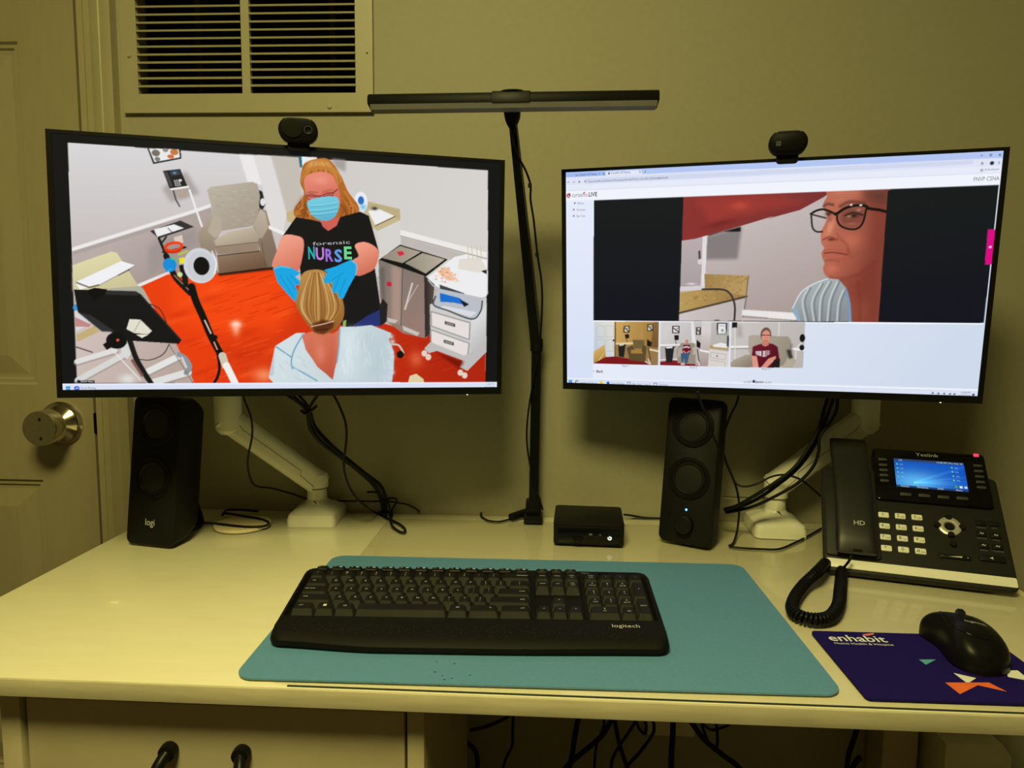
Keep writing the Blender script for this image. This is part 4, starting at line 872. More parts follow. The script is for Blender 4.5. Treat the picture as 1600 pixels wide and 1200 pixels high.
    P([(f0[0]-3, f0[1]), f0, f3, (f3[0]-3, f3[1])], (20, 25, 27))
    P([(883, 299.8), (1566, 271.4), (v1[0], v1[1]), v0], (240, 243, 252))
    P([f1, v1, v2, f2], (20, 25, 27), (17, 19, 30), [(1400, 330), (1400, 480)])
    P([v3, v2, (1533, 535), (926, 535)], (236, 240, 251), (206, 217, 235), [(1000, 300), (1460, 600)])
    P([v3, v2, (1536, 506), (926, 502)], (244, 247, 253))
    # thumbnails
    def quad(q, u, v): a, b, c_, d = [np.array(p) for p in q]; return tuple((a*(1-u)+b*u)*(1-v)+(d*(1-u)+c_*u)*v)
    def Q(q): return lambda *p: [quad(q, p[i]/100, p[i+1]/100) for i in range(0, len(p), 2)]
    t1 = [*G_(270, 406, 678, 408, 672, 676, 268, 666)]; q = Q(t1)
    P(t1, (206, 166, 96), (150, 112, 56), q(30, 20, 100, 50)); P(q(0, 0, 32, 0, 34, 82, 18, 84, 0, 90), (222, 218, 206), (196, 206, 222), q(30, 20, 0, 40)); P(q(32, 0, 34, 0, 35, 82, 32, 82), (120, 84, 40)); P(q(70, 0, 74, 0, 78, 50, 70, 45), (178, 138, 76)); P(q(92, 0, 100, 0, 100, 100, 88, 100, 88, 60), (136, 100, 56), (104, 70, 34), q(95, 0, 95, 100))
    for u0, u1, w0, w1 in ((4, 16, 10, 36), (19, 30, 10, 36), (4, 16, 42, 70), (19, 30, 42, 70)): L(q(u0, w0, u1, w0, u1, w1, u0, w1, u0, w0), 0.8, (186, 184, 176))
    O(q(30.5, 44)[0], 1.8, 1.8, (40, 34, 30), soft=False); P(q(34, 50, 70, 48, 70, 52, 34, 54), (226, 206, 160)); P(q(34, 54, 100, 60, 100, 100, 34, 84), (150, 118, 74)); P(q(86, 62, 100, 66, 100, 70, 86, 66), (228, 212, 176))
    P(q(18, 84, 34, 82, 60, 88, 80, 94, 88, 100, 0, 100, 0, 96), (122, 20, 26)); P(q(0, 72, 17, 54, 19, 84, 0, 100), (206, 168, 96), (170, 130, 64), q(5, 70, 15, 95)); L(q(8, 92, 16, 74), 1.2, (236, 206, 140))
    for x, y, w_ in ((46, 10, 9), (82, 6, 9)):
        P(q(x, y, x+w_, y-1, x+w_, y+15, x, y+16), (28, 26, 24)); P(q(x+1.3, y+2, x+w_-1.3, y+1, x+w_-1.3, y+13, x+1.3, y+14), (220, 212, 190)); L(q(x+2, y+4, x+w_-2, y+12), 1.8, (50, 44, 40)); L(q(x+w_-2, y+3, x+4, y+9), 1.4, (90, 84, 76))
    P(q(48, 30, 54, 29, 55, 38, 49, 40), (22, 22, 24)); L(q(50, 40, 52, 46), 1, (40, 36, 32)); P(q(38, 54, 50, 53, 49, 58, 47, 84, 39, 82), (34, 30, 28)); P(q(39, 54, 48, 53, 46, 56, 40, 57), (206, 200, 186))
    P(q(60, 42, 78, 42, 79, 62, 62, 62), (110, 92, 58)); P(q(51, 62, 60, 54, 63, 66, 74, 66, 76, 54, 82, 58, 80, 94, 56, 90), (92, 74, 46)); P(q(58, 66, 74, 66, 76, 74, 58, 74), (168, 124, 56)); P(q(82, 40, 90, 48, 88, 58, 82, 56), (24, 24, 26)); L(q(84, 60, 88, 88), 1.8, (70, 60, 44)); L(q(80, 92, 88, 98, 84, 86), 1.6, (232, 228, 222))
    t2 = [*G_(688, 408, 1118, 410, 1112, 686, 684, 677)]; q = Q(t2)
    P(t2, (208, 204, 204), (176, 168, 166), q(20, 0, 80, 80)); P(q(44, 0, 48, 0, 52, 50, 46, 45), (226, 224, 224)); P(q(60, 0, 74, 0, 72, 100, 58, 100), (214, 206, 204), (170, 150, 146), q(66, 20, 66, 95)); P(q(0, 52, 36, 50, 36, 53, 0, 56), (236, 234, 234)); P(q(0, 56, 36, 54, 36, 88, 0, 92), (176, 168, 168)); L(q(0, 87, 34, 84), 1.6, (236, 232, 230))
    P(q(0, 92, 20, 88, 60, 96, 58, 100, 0, 100), (130, 22, 34)); P(q(58, 62, 72, 66, 72, 70, 58, 66), (238, 234, 232))
    for x, y, w_ in ((17, 9, 11), (52, 12, 7)):
        P(q(x, y, x+w_, y, x+w_, y+17, x, y+17), (30, 29, 30)); P(q(x+1.5, y+2, x+w_-1.5, y+2, x+w_-1.5, y+15, x+1.5, y+15), (228, 226, 226)); L(q(x+2, y+5, x+w_-2, y+13), 2, (64, 60, 60)); L(q(x+w_-2, y+4, x+4, y+10), 1.6, (110, 106, 104))
    P(q(20, 30, 27, 30, 27, 41, 21, 42), (24, 24, 26)); L(q(22, 42, 23, 50), 1.2, (60, 58, 58)); P(q(7, 58, 22, 56, 20, 62, 18, 92, 9, 93), (34, 33, 36)); P(q(8, 58, 18, 56, 18, 60, 9, 61), (226, 226, 230))
    P(q(30, 48, 50, 48, 52, 66, 52, 96, 26, 94, 24, 66), (150, 140, 126)); P(q(26, 62, 32, 56, 34, 76, 26, 80), (176, 166, 152)); P(q(47, 58, 52, 56, 53, 74, 48, 74), (182, 172, 158)); P(q(53, 40, 59, 48, 58, 60, 53, 56), (24, 24, 26)); L(q(54, 62, 57, 90), 1.8, (70, 66, 64)); L(q(52, 96, 58, 98, 55, 88), 1.6, (230, 226, 224))
    O(q(38.5, 44)[0], 2.8, 3.6, (196, 130, 108), soft=False); P(q(34, 52, 43, 52, 45, 62, 42, 72, 34, 72, 32, 64), (104, 20, 40)); L(q(34, 58, 38, 56, 42, 58), 2.2, (228, 220, 222)); L(q(34, 66, 38, 72, 42, 66), 2, (216, 150, 130)); P(q(30, 72, 44, 70, 42, 78, 40, 94, 36, 94, 35, 82, 33, 94, 31, 90), (62, 88, 122)); P(q(31, 94, 36, 95, 36, 98, 30, 98), (214, 206, 204))
    P(q(82, 2, 97, 2, 97, 28, 82, 28), (44, 52, 52)); P(q(84, 4, 95, 4, 95, 26, 84, 26), (226, 228, 230)); O(q(90, 18)[0], 2, 2, (70, 70, 72)); L(q(86, 8, 93, 8), 0.8, (120, 120, 122)); P(q(74, 30, 100, 20, 100, 56, 74, 56), (186, 180, 172), blur=1, alpha=0.6)
    P(q(72, 54, 76, 51, 100, 56, 100, 62, 72, 60), (178, 150, 96)); P(q(72, 60, 100, 66, 100, 100, 70, 100), (216, 208, 204)); P(q(76, 52, 88, 46, 98, 50, 98, 58, 78, 56), (230, 230, 232)); L(q(74, 68, 96, 72, 95, 84, 73, 80, 74, 68), 0.9, (176, 166, 162)); L(q(73, 85, 95, 90, 95, 100), 0.9, (176, 166, 162)); O(q(83, 76)[0], 1.4, 1.2, (60, 56, 56), soft=False); P(q(97, 30, 100, 30, 100, 56, 97, 54), (60, 64, 64))
    t3 = [*G_(1130, 410, 1592, 412, 1578, 694, 1124, 688)]; q = Q(t3)
    P(t3, (202, 197, 194), (184, 176, 172), q(0, 0, 100, 100)); P(q(64, 0, 66, 0, 66, 40, 64, 40), (212, 208, 206)); P(q(8, 4, 14, 6, 16, 34, 8, 34), (176, 168, 164), blur=2); P(q(1, 0, 8, 0, 8, 12, 1, 12), (24, 24, 26))
    P(q(0, 53, 26, 52, 26, 56, 0, 57), (238, 236, 236)); P(q(76, 54, 100, 58, 100, 63, 76, 59), (238, 236, 236)); L(q(0, 59, 26, 58), 1, (120, 114, 112)); L(q(5, 12, 6, 84), 1.6, (222, 218, 216)); P(q(76, 34, 84, 50, 84, 70, 76, 60), (120, 110, 104), blur=2)
    P(q(24, 32, 28, 28, 54, 30, 78, 31, 82, 40, 80, 70, 74, 96, 30, 96, 24, 60), (172, 163, 148), (146, 136, 120), q(30, 40, 76, 90)); P(q(0, 92, 4, 84, 22, 72, 32, 74, 36, 100, 0, 100), (170, 160, 142), (138, 126, 108), q(10, 78, 20, 100)); P(q(80, 78, 88, 78, 90, 84, 86, 100, 70, 100), (176, 166, 146))
    P(q(76, 60, 82, 60, 86, 78, 80, 80), (60, 54, 50), blur=1); O(q(97, 34)[0], 4.5, 7, (18, 18, 20), soft=False); O(q(97, 55)[0], 4, 5, (22, 22, 24), soft=False); L(q(96, 44, 90, 56, 89, 80), 1.4, (226, 224, 222), smooth=True)
    P(q(30, 54, 40, 48, 52, 46, 58, 48, 64, 54, 67, 80, 66, 100, 36, 100, 34, 78, 29, 76), (106, 22, 42), (78, 12, 28), q(36, 55, 64, 95)); P(q(29, 74, 36, 75, 39, 100, 31, 100), (222, 150, 132)); P(q(52, 80, 62, 74, 62, 82, 50, 100, 42, 100), (216, 142, 124)); P(q(60, 82, 68, 80, 68, 100, 56, 100), (34, 22, 26))
    P(q(43, 40, 52, 40, 52, 50, 47, 54, 42, 50), (196, 120, 102)); O(q(47.2, 27)[0], 9, 13, (104, 84, 72), soft=False); O(q(47.5, 31)[0], 7.4, 11, (216, 144, 126), soft=False); L(q(41, 28, 46.5, 28), 1.6, (60, 44, 44)); L(q(48.5, 28, 54, 28), 1.6, (60, 44, 44)); L(q(45, 41, 50, 41), 1.2, (150, 70, 66)); O(q(47.5, 35)[0], 1.6, 2, (196, 116, 100))
    P(q(34, 64, 54, 62, 54, 70, 48, 76, 44, 76, 35, 72), (232, 226, 228), alpha=0.9)
    for i in range(12): x = rn.uniform(35, 53); L(q(x, 63, x, 74), 0.9, (106, 22, 42), 0.8)
    # footers, task bar, magenta tab, icons
    P([(884.3, 588.5), (1531, 606), (1529, 612.5), (884.4, 591.5)], (238, 241, 250)); P([(884.4, 590.5), (1530, 610), BR, BL], (217, 225, 243)); L([(884.4, 590), (1530, 609.5)], 0.5, (190, 198, 214))
    P(F_(1372, 675, 1422, 678, 1406, 892, 1353, 894), (216, 8, 130)); P(F_(1380, 780, 1395, 780, 1394, 792, 1379, 792), (250, 224, 240))
    def g(u, v): return (860+u/4, 400+v/4)
    for i in (0, 1):
        for j in (0, 1): P([(888.3+i*2.9, 592.2+j*2.9), (890.8+i*2.9, 592.2+j*2.9), (890.8+i*2.9, 594.7+j*2.9), (888.3+i*2.9, 594.7+j*2.9)], (20, 130, 210))
    L([(903, 593.5), (900, 592.8), (898.6, 595), (899.6, 597.6), (902.6, 597.6)], 1.4, (70, 66, 74)); P([(937, 594), (941, 594), (942.5, 599), (937, 599)], (238, 196, 50)); O((949.6, 596.5), 2.8, 2.8, (30, 74, 190), soft=False)
    for x, y in ((982, 597.6), (1023.5, 598.8)): L([(x-2.2, y-2.2), (x+2.2, y-2.2), (x+2.2, y+2.2), (x-2.2, y+2.2), (x-2.2, y-2.2)], 0.9, (70, 74, 84))
    for x, y in ((1457, 612), (1466, 612.6), (1475, 612.8), (1484, 613.2), (1491, 613.6)): O((x, y), 1.8, 1.5, (90, 98, 112), soft=False)
    O((1520.5, 614.6), 1.9, 1.9, (30, 40, 80), soft=False)
    L(E_(118, 455, 106, 460, 106, 472, 116, 478), 2.2, (176, 24, 60), smooth=True); P(E_(112, 465, 126, 455, 126, 476), (110, 20, 50)); L(E_(205, 452, 214, 446), 1.6, (196, 60, 80))
    for x, y in ((152, 513), (145, 553), (145, 592)): O((860+x/4, 190+y/4), 1.6, 1.5, (110, 108, 124), soft=False)
    for x, y in ((1335, 268), (1332, 310)): L([(1200+(x-6)/4, 190+(y+5)/4), (1200+(x-4)/4, 190+(y-6)/4), (1200+(x+6)/4, 190+(y-5)/4), (1200+(x+5)/4, 190+(y+6)/4), (1200+(x-6)/4, 190+(y+5)/4)], 0.8, (96, 100, 116))
    O(F_(1396, 266)[0], 2.9, 2.9, (44, 44, 52), soft=False)
    for v in (258, 264, 270): O(F_(1440, v)[0], 0.6, 0.6, (80, 84, 98), soft=False)
    L(F_(1384, 222, 1384, 212, 1394, 211, 1393, 222, 1384, 222), 0.8, (70, 78, 104)); L(F_(1440, 210, 1450, 220), 0.9, (70, 78, 104)); L(F_(1450, 210, 1440, 220), 0.9, (70, 78, 104)); L(F_(1325, 220, 1337, 219), 0.9, (70, 78, 104))
    for x, y in ((112, 384), (147, 383)): L([(860+(x+5)/4, 190+y/4), (860+(x-5)/4, 190+y/4)], 0.9, (90, 94, 110))
    O(E_(180, 381)[0], 1.6, 1.6, (110, 114, 130), soft=False); O(E_(217, 378)[0], 1.4, 1.4, (100, 104, 120), soft=False); O(E_(366, 329)[0], 1.6, 1.6, (50, 50, 60), soft=False); L(E_(330, 326, 336, 338), 1, (60, 70, 110)); L(E_(556, 316, 562, 324), 1, (60, 70, 110)); L(E_(592, 312, 592, 322), 1, (60, 70, 110))
    P([(1175.5, 592.2), (1179.6, 592.2), (1179.6, 596.4), (1175.5, 596.4)], (40, 44, 90))
    return c.done()

def screen_material(name):
    m = bpy.data.materials.new(name); m.use_nodes = True; nt = m.node_tree
    b = nt.nodes['Principled BSDF']; b.inputs['Base Color'].default_value = (0.004, 0.004, 0.004, 1); b.inputs['Roughness'].default_value = 0.35; b.inputs['Specular IOR Level'].default_value = 0.08
    a = nt.nodes.new('ShaderNodeVertexColor'); a.layer_name = 'picture'
    nt.links.new(a.outputs['Color'], b.inputs['Emission Color']); b.inputs['Emission Strength'].default_value = SCREEN_GAIN
    return m
PIC = screen_material('lit_picture')
def screen_text_mat(rgb):
    n = 'screen_ink_%d_%d_%d' % rgb
    return mat(n, (0.004, 0.004, 0.004), 0.35, spec=0.08, emit=lin(rgb), es=SCREEN_GAIN)
def make_screen(parent, img):
    h_, w_, _ = img.shape
    xs_ = np.linspace(AX0, AX1, w_); zs_ = np.linspace(AZ1, AZ0, h_)
    co = np.zeros((h_, w_, 3)); co[..., 0] = xs_[None, :]; co[..., 1] = -0.0012; co[..., 2] = zs_[:, None]
    i = np.arange(h_*w_).reshape(h_, w_)
    f = np.stack([i[1:, :-1], i[1:, 1:], i[:-1, 1:], i[:-1, :-1]], -1).reshape(-1, 4)
    me = bpy.data.meshes.new('screen'); me.vertices.add(h_*w_); me.vertices.foreach_set('co', co.ravel())
    me.loops.add(len(f)*4); me.loops.foreach_set('vertex_index', f.ravel().astype(np.int32))
    me.polygons.add(len(f)); me.polygons.foreach_set('loop_start', np.arange(0, len(f)*4, 4, dtype=np.int32))
    try: me.polygons.foreach_set('loop_total', np.full(len(f), 4, np.int32))
    except Exception: pass
    at_ = me.color_attributes.new('picture', 'FLOAT_COLOR', 'POINT')
    at_.data.foreach_set('color', np.concatenate([img, np.ones((h_, w_, 1))], -1).astype(np.float32).ravel())
    me.update(calc_edges=True); me.validate()
    return link('screen', me, PIC, parent)
def rotm(yaw, tilt, roll, loc):
    return Matrix.Translation(loc) @ Matrix.Rotation(R(yaw), 4, 'Z') @ Matrix.Rotation(R(tilt), 4, 'X') @ Matrix.Rotation(R(roll), 4, 'Y')
def make_monitor(name, mw, img, label):
    mo = empty(name, (0, 0, 0)); mo.matrix_world = mw; tag(mo, label, 'monitor')
    bz = bmesh.new()           # bezel ring around the lit area
    o_ = [(-MW/2, -MH/2), (MW/2, -MH/2), (MW/2, MH/2), (-MW/2, MH/2)]; i_ = [(AX0, AZ0), (AX1, AZ0), (AX1, AZ1), (AX0, AZ1)]
    v = {}
    for y in (-0.0022, 0.006):
        v[y] = ([bz.verts.new((x, y, z)) for x, z in o_], [bz.verts.new((x, y if y < 0 else -0.0008, z)) for x, z in i_])
    for k in range(4):
        j = (k+1) % 4; a0, b0 = v[-0.0022]; a1, b1 = v[0.006]
        bz.faces.new((a0[k], a0[j], b0[j], b0[k])); bz.faces.new((b0[k], b0[j], b1[j], b1[k])); bz.faces.new((a0[k], a1[k], a1[j], a0[j])); bz.faces.new((a1[k], b1[k], b1[j], a1[j]))
    ed = [e for e in bz.edges if all(abs(abs(q.co.x)-MW/2) < 1e-6 and abs(abs(q.co.z)-MH/2) < 1e-6 for q in e.verts) and abs(e.verts[0].co.y-e.verts[1].co.y) > 1e-4]
    bm_obj('bezel', bz, 'bezel_black', mo)
    prism('back_housing', rrect(-MW/2+0.001, MW/2-0.001, -MH/2+0.001, MH/2-0.001, 0.006), 0.0062, 0.022, 'bezel_black', mo, 'y', bev=0.004)
    prism('rear_bulge', rrect(-0.17, 0.17, -0.11, 0.11, 0.03), 0.0222, 0.048, 'bezel_black', mo, 'y', bev=0.012)
    return mo, make_screen(mo, img)
def stext(scr, H, s, x0, x1, y, rgb, cap, y1=None, bold=0.0):
    """lettering on a screen between two picture positions"""
    def mp(x, y): q = H @ np.array([x, y, 1.0]); return q[0]/q[2], q[1]/q[2]
    a, b = mp(x0, y), mp(x1, y if y1 is None else y1)
    u, v_ = mp(x0, y-cap); ang = math.atan2(b[1]-a[1], b[0]-a[0])
    return text('screen_text', s, screen_text_mat(rgb), scr, (a[0], -0.0015, a[1]), rot=(R(90), -ang, 0), cap=math.hypot(u-a[0], v_-a[1]), width=math.hypot(b[0]-a[0], b[1]-a[1]), bold=bold)
ML = rotm(16.26, -0.24, 0.51, (-0.3656, -0.2977, 1.1847)); MR = rotm(-12.98, 5.44, -0.26, (0.3183, -0.2046, 1.1821))
mon_l, scr_l = make_monitor('monitor', ML, paint_left(), 'black monitor showing a video call of a masked nurse behind a patient')
mon_r, scr_r = make_monitor('monitor', MR, paint_right(), 'black monitor showing a white web page with a face in glasses')
scr_l['label'] = 'lit display with a nurse in blue gloves over a taskbar'; scr_r['label'] = 'lit display with a web page, a photo and three thumbnails'
for o in (mon_l, mon_r): lathe('power_light', [(0, 0), (0.0011, 0), (0.0011, -0.001), (0, -0.001)], 'led_white', o, 'z', 10, (0.253, -0.001, -MH/2))
for ch, x0, x1, rgb, y in (('N', 482, 492.5, (40, 170, 176), 404.5), ('U', 494, 507, (190, 120, 210), 406), ('R', 509, 521, (150, 110, 216), 408), ('S', 523, 535, (96, 150, 226), 409), ('E', 538, 550, (110, 214, 140), 404.5)):
    stext(scr_l, H_L, ch, x0, x1, y, rgb, 18.5, bold=0.03)
stext(scr_l, H_L, 'forensic', 489, 547, 384, (180, 176, 180), 5.5, 381)
stext(scr_l, H_L, 'FNVP Main', 127, 146, 596.8, (226, 226, 228), 2.6)
stext(scr_l, H_L, 'Zoom Meeting', 127, 150, 607, (96, 104, 120), 3.2)
stext(scr_l, H_L, '1:58 PM', 760, 772, 600.6, (120, 126, 140), 2.2); stext(scr_l, H_L, '10/10/2024', 757, 772, 605, (120, 126, 140), 2.2)
def rt(s, x0, x1, y, rgb, cap, y1=None, bold=0.0): stext(scr_r, H_R, s, x0, x1, y, rgb, cap, y1, bold)
rt('cortex', 893.6, 910.5, 309, (118, 116, 128), 7.0, 308.4); rt('flo', 911, 918, 308.4, (190, 90, 110), 7.0, 308.1); rt('LIVE', 919.6, 932.8, 308.0, (66, 62, 78), 6.6, 307.4, bold=0.02)
rt('Home', 902, 912, 320, (120, 120, 136), 3.6); rt('Account', 900.5, 914, 330, (120, 120, 136), 3.6); rt('Sign Out', 900, 914, 339.6, (120, 120, 136), 3.6)
rt('FNVP CSNA', 1521, 1561, 284.5, (104, 108, 124), 6.4, 282.8); rt('All Bookmarks', 1538, 1561, 268, (110, 114, 132), 3.2, 267)
rt('Join CortexFlo LIVE Meeting  -  S', 899, 937, 276.2, (60, 80, 140), 3.4, 274.3); rt('CortexFlo LIVE Meeting', 955, 984.5, 273, (60, 64, 80), 3.4, 271.6)
rt('live.cortexflo.com/Session/Participate?id=d2079c6f-c15b-4f53-a7bf-fea886b9a6f8', 919, 1043, 286, (96, 100, 118), 3.0, 280.2)
rt('Photo 1', 971.5, 982, 572, (90, 94, 106), 3.0); rt('Photo 2', 1077.5, 1088.5, 574.3, (90, 94, 106), 3.0); rt('Photo 3', 1190.5, 1202, 576.8, (90, 94, 106), 3.0)
rt('Back', 931.5, 942, 581, (110, 60, 76), 4.4, bold=0.02); rt('<-', 926, 930, 580.4, (110, 70, 86), 3.4)
rt('(c) 2024', 1162, 1174, 597, (110, 114, 128), 3.4); rt('henoco', 1180, 1193, 597.2, (50, 54, 90), 4.2, bold=0.02); rt('v2.4.0', 1194.5, 1205, 597.6, (120, 124, 138), 3.2)
rt('CortexFlo LIVE Meeting', 905, 932.5, 597.4, (110, 116, 134), 2.8, 598.4); rt('Zoom Workplace', 954.5, 975, 598.6, (100, 106, 124), 2.8, 599.2); rt('View - Suite 3 - Team D', 987, 1016, 599.6, (110, 116, 134), 2.8, 600.6); rt('TeamViewer', 1028.5, 1043.5, 600.8, (110, 116, 134), 2.8, 601.3)
rt('12:58 PM', 1502, 1516.5, 613.4, (90, 98, 114), 2.8); rt('10/10/2024', 1498, 1516, 617.6, (90, 98, 114), 2.8)

# ================================================================== webcams
def make_webcam(mw, px, py, H, tiltx, label, lens):
    q = H @ np.array([px, py, 1.0]); x = q[0]/q[2]
    o = empty('webcam', (0, 0, 0)); tag(o, label, 'webcam')
    o.matrix_world = mw @ Matrix.Translation((x, 0, MH/2))
    cw, ch = 0.0525, 0.034
    hd = Matrix.Rotation(R(tiltx), 4, 'X') @ Matrix.Translation((0, -0.006, 0.0196))
    def sub(ob): ob.matrix_local = hd; return ob
    sub(prism('body', rrect(-cw/2, cw/2, -ch/2, ch/2, 0.0168, 10), -0.010, 0.012, 'webcam_black', o, 'y', bev=0.003, seg=3, smooth=45))
    tb = spline([(x_, -0.0098, z_) for x_, z_ in ((-0.017, 0.0135), (-0.012, 0.0155), (0.012, 0.0155), (0.017, 0.0135))], 5)
    sub(bm_obj('gloss_rim', tube_bm(tb, 0.0005, 6), 'silver', o, 40))
    if lens:
        sub(prism('shutter_cover', ellipse(-0.0075, 0.001, 0.0135, 0.0125), -0.0118, -0.0098, 'webcam_cover', o, 'y', bev=0.0006))
        lr = sub(lathe('lens_ring', [(0.0045, -0.0100), (0.0045, -0.0115), (0.0052, -0.0118), (0.0058, -0.0112), (0.0058, -0.0098), (0.0045, -0.0098)], 'mark_grey', o, 'y', 28, (0.0135, 0, 0)))
        lr.data.materials[0] = mat('lens_metal', (0.05, 0.05, 0.05), 0.5, spec=0.1)
        sub(lathe('lens', [(0, -0.0100), (0.0030, -0.0102), (0.0044, -0.0108), (0.0044, -0.0098), (0, -0.0098)], 'webcam_black', o, 'y', 24, (0.0135, 0, 0)))
    else:
        sub(prism('shutter_cover', rrect(-0.022, 0.022, -0.013, 0.012, 0.0122, 8), -0.0112, -0.0098, 'webcam_black', o, 'y', bev=0.0006))
        for a in (0, 1):
            for b in (0, 1): sub(prism('logo_square', rrect(-0.0165+a*0.0034, -0.0135+a*0.0034, -0.0050+b*0.0034, -0.0020+b*0.0034, 0.0002, 1), -0.0115, -0.0111, 'mark_faint', o, 'y', smooth=None))
    prism('clip_foot', rrect(-0.015, 0.015, -0.0085, 0.006, 0.005, 5), -0.0068, -0.0024, 'black_rubber', o, 'y', bev=0.001)
    box('clip_neck', -0.013, 0.013, -0.0060, 0.024, 0.0003, 0.0042, 'black_rubber', o, bev=0.001)
    box('clip_back', -0.013, 0.013, 0.0224, 0.027, -0.03, 0.0042, 'black_rubber', o, bev=0.001)
make_webcam(ML, 467, 229, H_L, 3, 'black oval webcam with a visible lens ring on the nurse monitor', True)
make_webcam(MR, 1229.5, 249, H_R, -4, 'black oval webcam with a four-square mark on the web page monitor', False)

# ================================================================== monitor arms
def rounded_bar(p0, p1, wd, ht, name, m, parent, up=Vector((0, 0, 1))):
    d = (p1-p0); L = d.length; d.normalize(); side = d.cross(up).normalized(); u = side.cross(d)
    o = bm_obj(name, prism_bm(rrect(-wd/2, wd/2, -ht/2, ht/2, min(wd, ht)*0.35, 5), 0, L, 'z', bev=0.003), m, parent, 40)
    o.matrix_local = Matrix(((side.x, u.x, d.x, p0.x), (side.y, u.y, d.y, p0.y), (side.z, u.z, d.z, p0.z), (0, 0, 0, 1)))
    return o
def make_arm(base, rz, post, elbow, mon, label):
    zb = DT+0.0003 if base[0] < 0 else ZM+0.0002
    o = empty('monitor_mount', (base[0], base[1], zb)); tag(o, label, 'monitor mount')
    bl = Vector((base[0], base[1], zb))
    rings = []
    for z, s, r in ((0, 0.050, 0.010), (0.012, 0.050, 0.010), (0.020, 0.0475, 0.011), (0.0285, 0.034, 0.014), (0.033, 0.024, 0.015), (0.040, 0.0205, 0.0200), (0.060, 0.0195, 0.0190)):
        rings.append([(x, y, z) for x, y in rrect(-s*0.86, s*0.86, -s, s, r, 6)])
    b = loft('base', rings, 'arm_white', o, 35); b.rotation_euler = (0, 0, rz)
    pz_ = Vector(post)-bl
    lathe('post', [(0, 0.0602), (0.0200, 0.0602), (0.0205, 0.062), (0.0205, pz_.z-0.004), (0.019, pz_.z+0.010), (0, pz_.z+0.014)], 'arm_white', o, 'z', 28)
    lathe('post_ring', [(0.0200, 0.0595), (0.0210, 0.0602), (0.0210, 0.0612), (0.0200, 0.0618)], 'arm_seam', o, 'z', 28)
    e = Vector(elbow)-bl; st = Vector((0, 0, pz_.z-0.006))
    dr = (e-st).normalized()
    la_ = rounded_bar(st-dr*0.010, e+dr*0.012, 0.036, 0.044, 'lower_arm', 'arm_white', o)
    L = (e-st).length+0.022
    for sx in (-0.0182, 0.0182): tube('seam', [(sx, -0.010, 0.006), (sx, -0.006, L*0.22), (sx, 0.001, L*0.24), (sx, 0.001, L*0.82), (sx, 0.004, L*0.86)], 0.00045, 'arm_seam', la_, n=1)
    lathe('elbow', [(0, e.z-0.024), (0.014, e.z-0.024), (0.0215, e.z-0.016), (0.0225, e.z), (0.0225, e.z+0.075), (0.019, e.z+0.083), (0, e.z+0.085)], 'arm_white', o, 'z', 28, (e.x, e.y, 0))
    mc = Vector(mon)-bl; et = e+Vector((0, 0, 0.062))
    rounded_bar(et, mc-(mc-et).normalized()*0.035, 0.034, 0.042, 'upper_arm', 'arm_white', o)
    return o, bl, mc
for base, rz, post, elbow, mw, lab in (((-0.419, -0.052), 0.06, at(497, 748, -0.052), at(357, 656, -0.125), ML, 'white jointed mount holding the monitor with the nurse, beside the round disc'),
                                      ((0.402, -0.056), -0.05, at(1213, 752, -0.056), at(1352, 655, -0.062), MR, 'white jointed mount holding the web page monitor, behind the desk phone')):
    back = mw @ Vector((0, 0.085, 0.0))
    o, bl, mc = make_arm(base, rz, post, elbow, back, lab)
    hd = lathe('tilt_head', [(0, -0.030), (0.022, -0.030), (0.024, -0.026), (0.024, 0.026), (0.022, 0.030), (0, 0.030)], 'arm_white', o, 'z', 24); hd.location = mc
    pl = prism('vesa_plate', rrect(-0.055, 0.055, -0.055, 0.055, 0.01), 0.0485, 0.056, 'arm_white', o, 'y', bev=0.001)
    pl.matrix_local = Matrix.Translation(-bl) @ mw
    st = tube('tilt_stub', [(0, 0.056, 0), (0, 0.085, 0)], 0.016, 'arm_white', o, n=2, sides=20); st.matrix_local = Matrix.Translation(-bl) @ mw

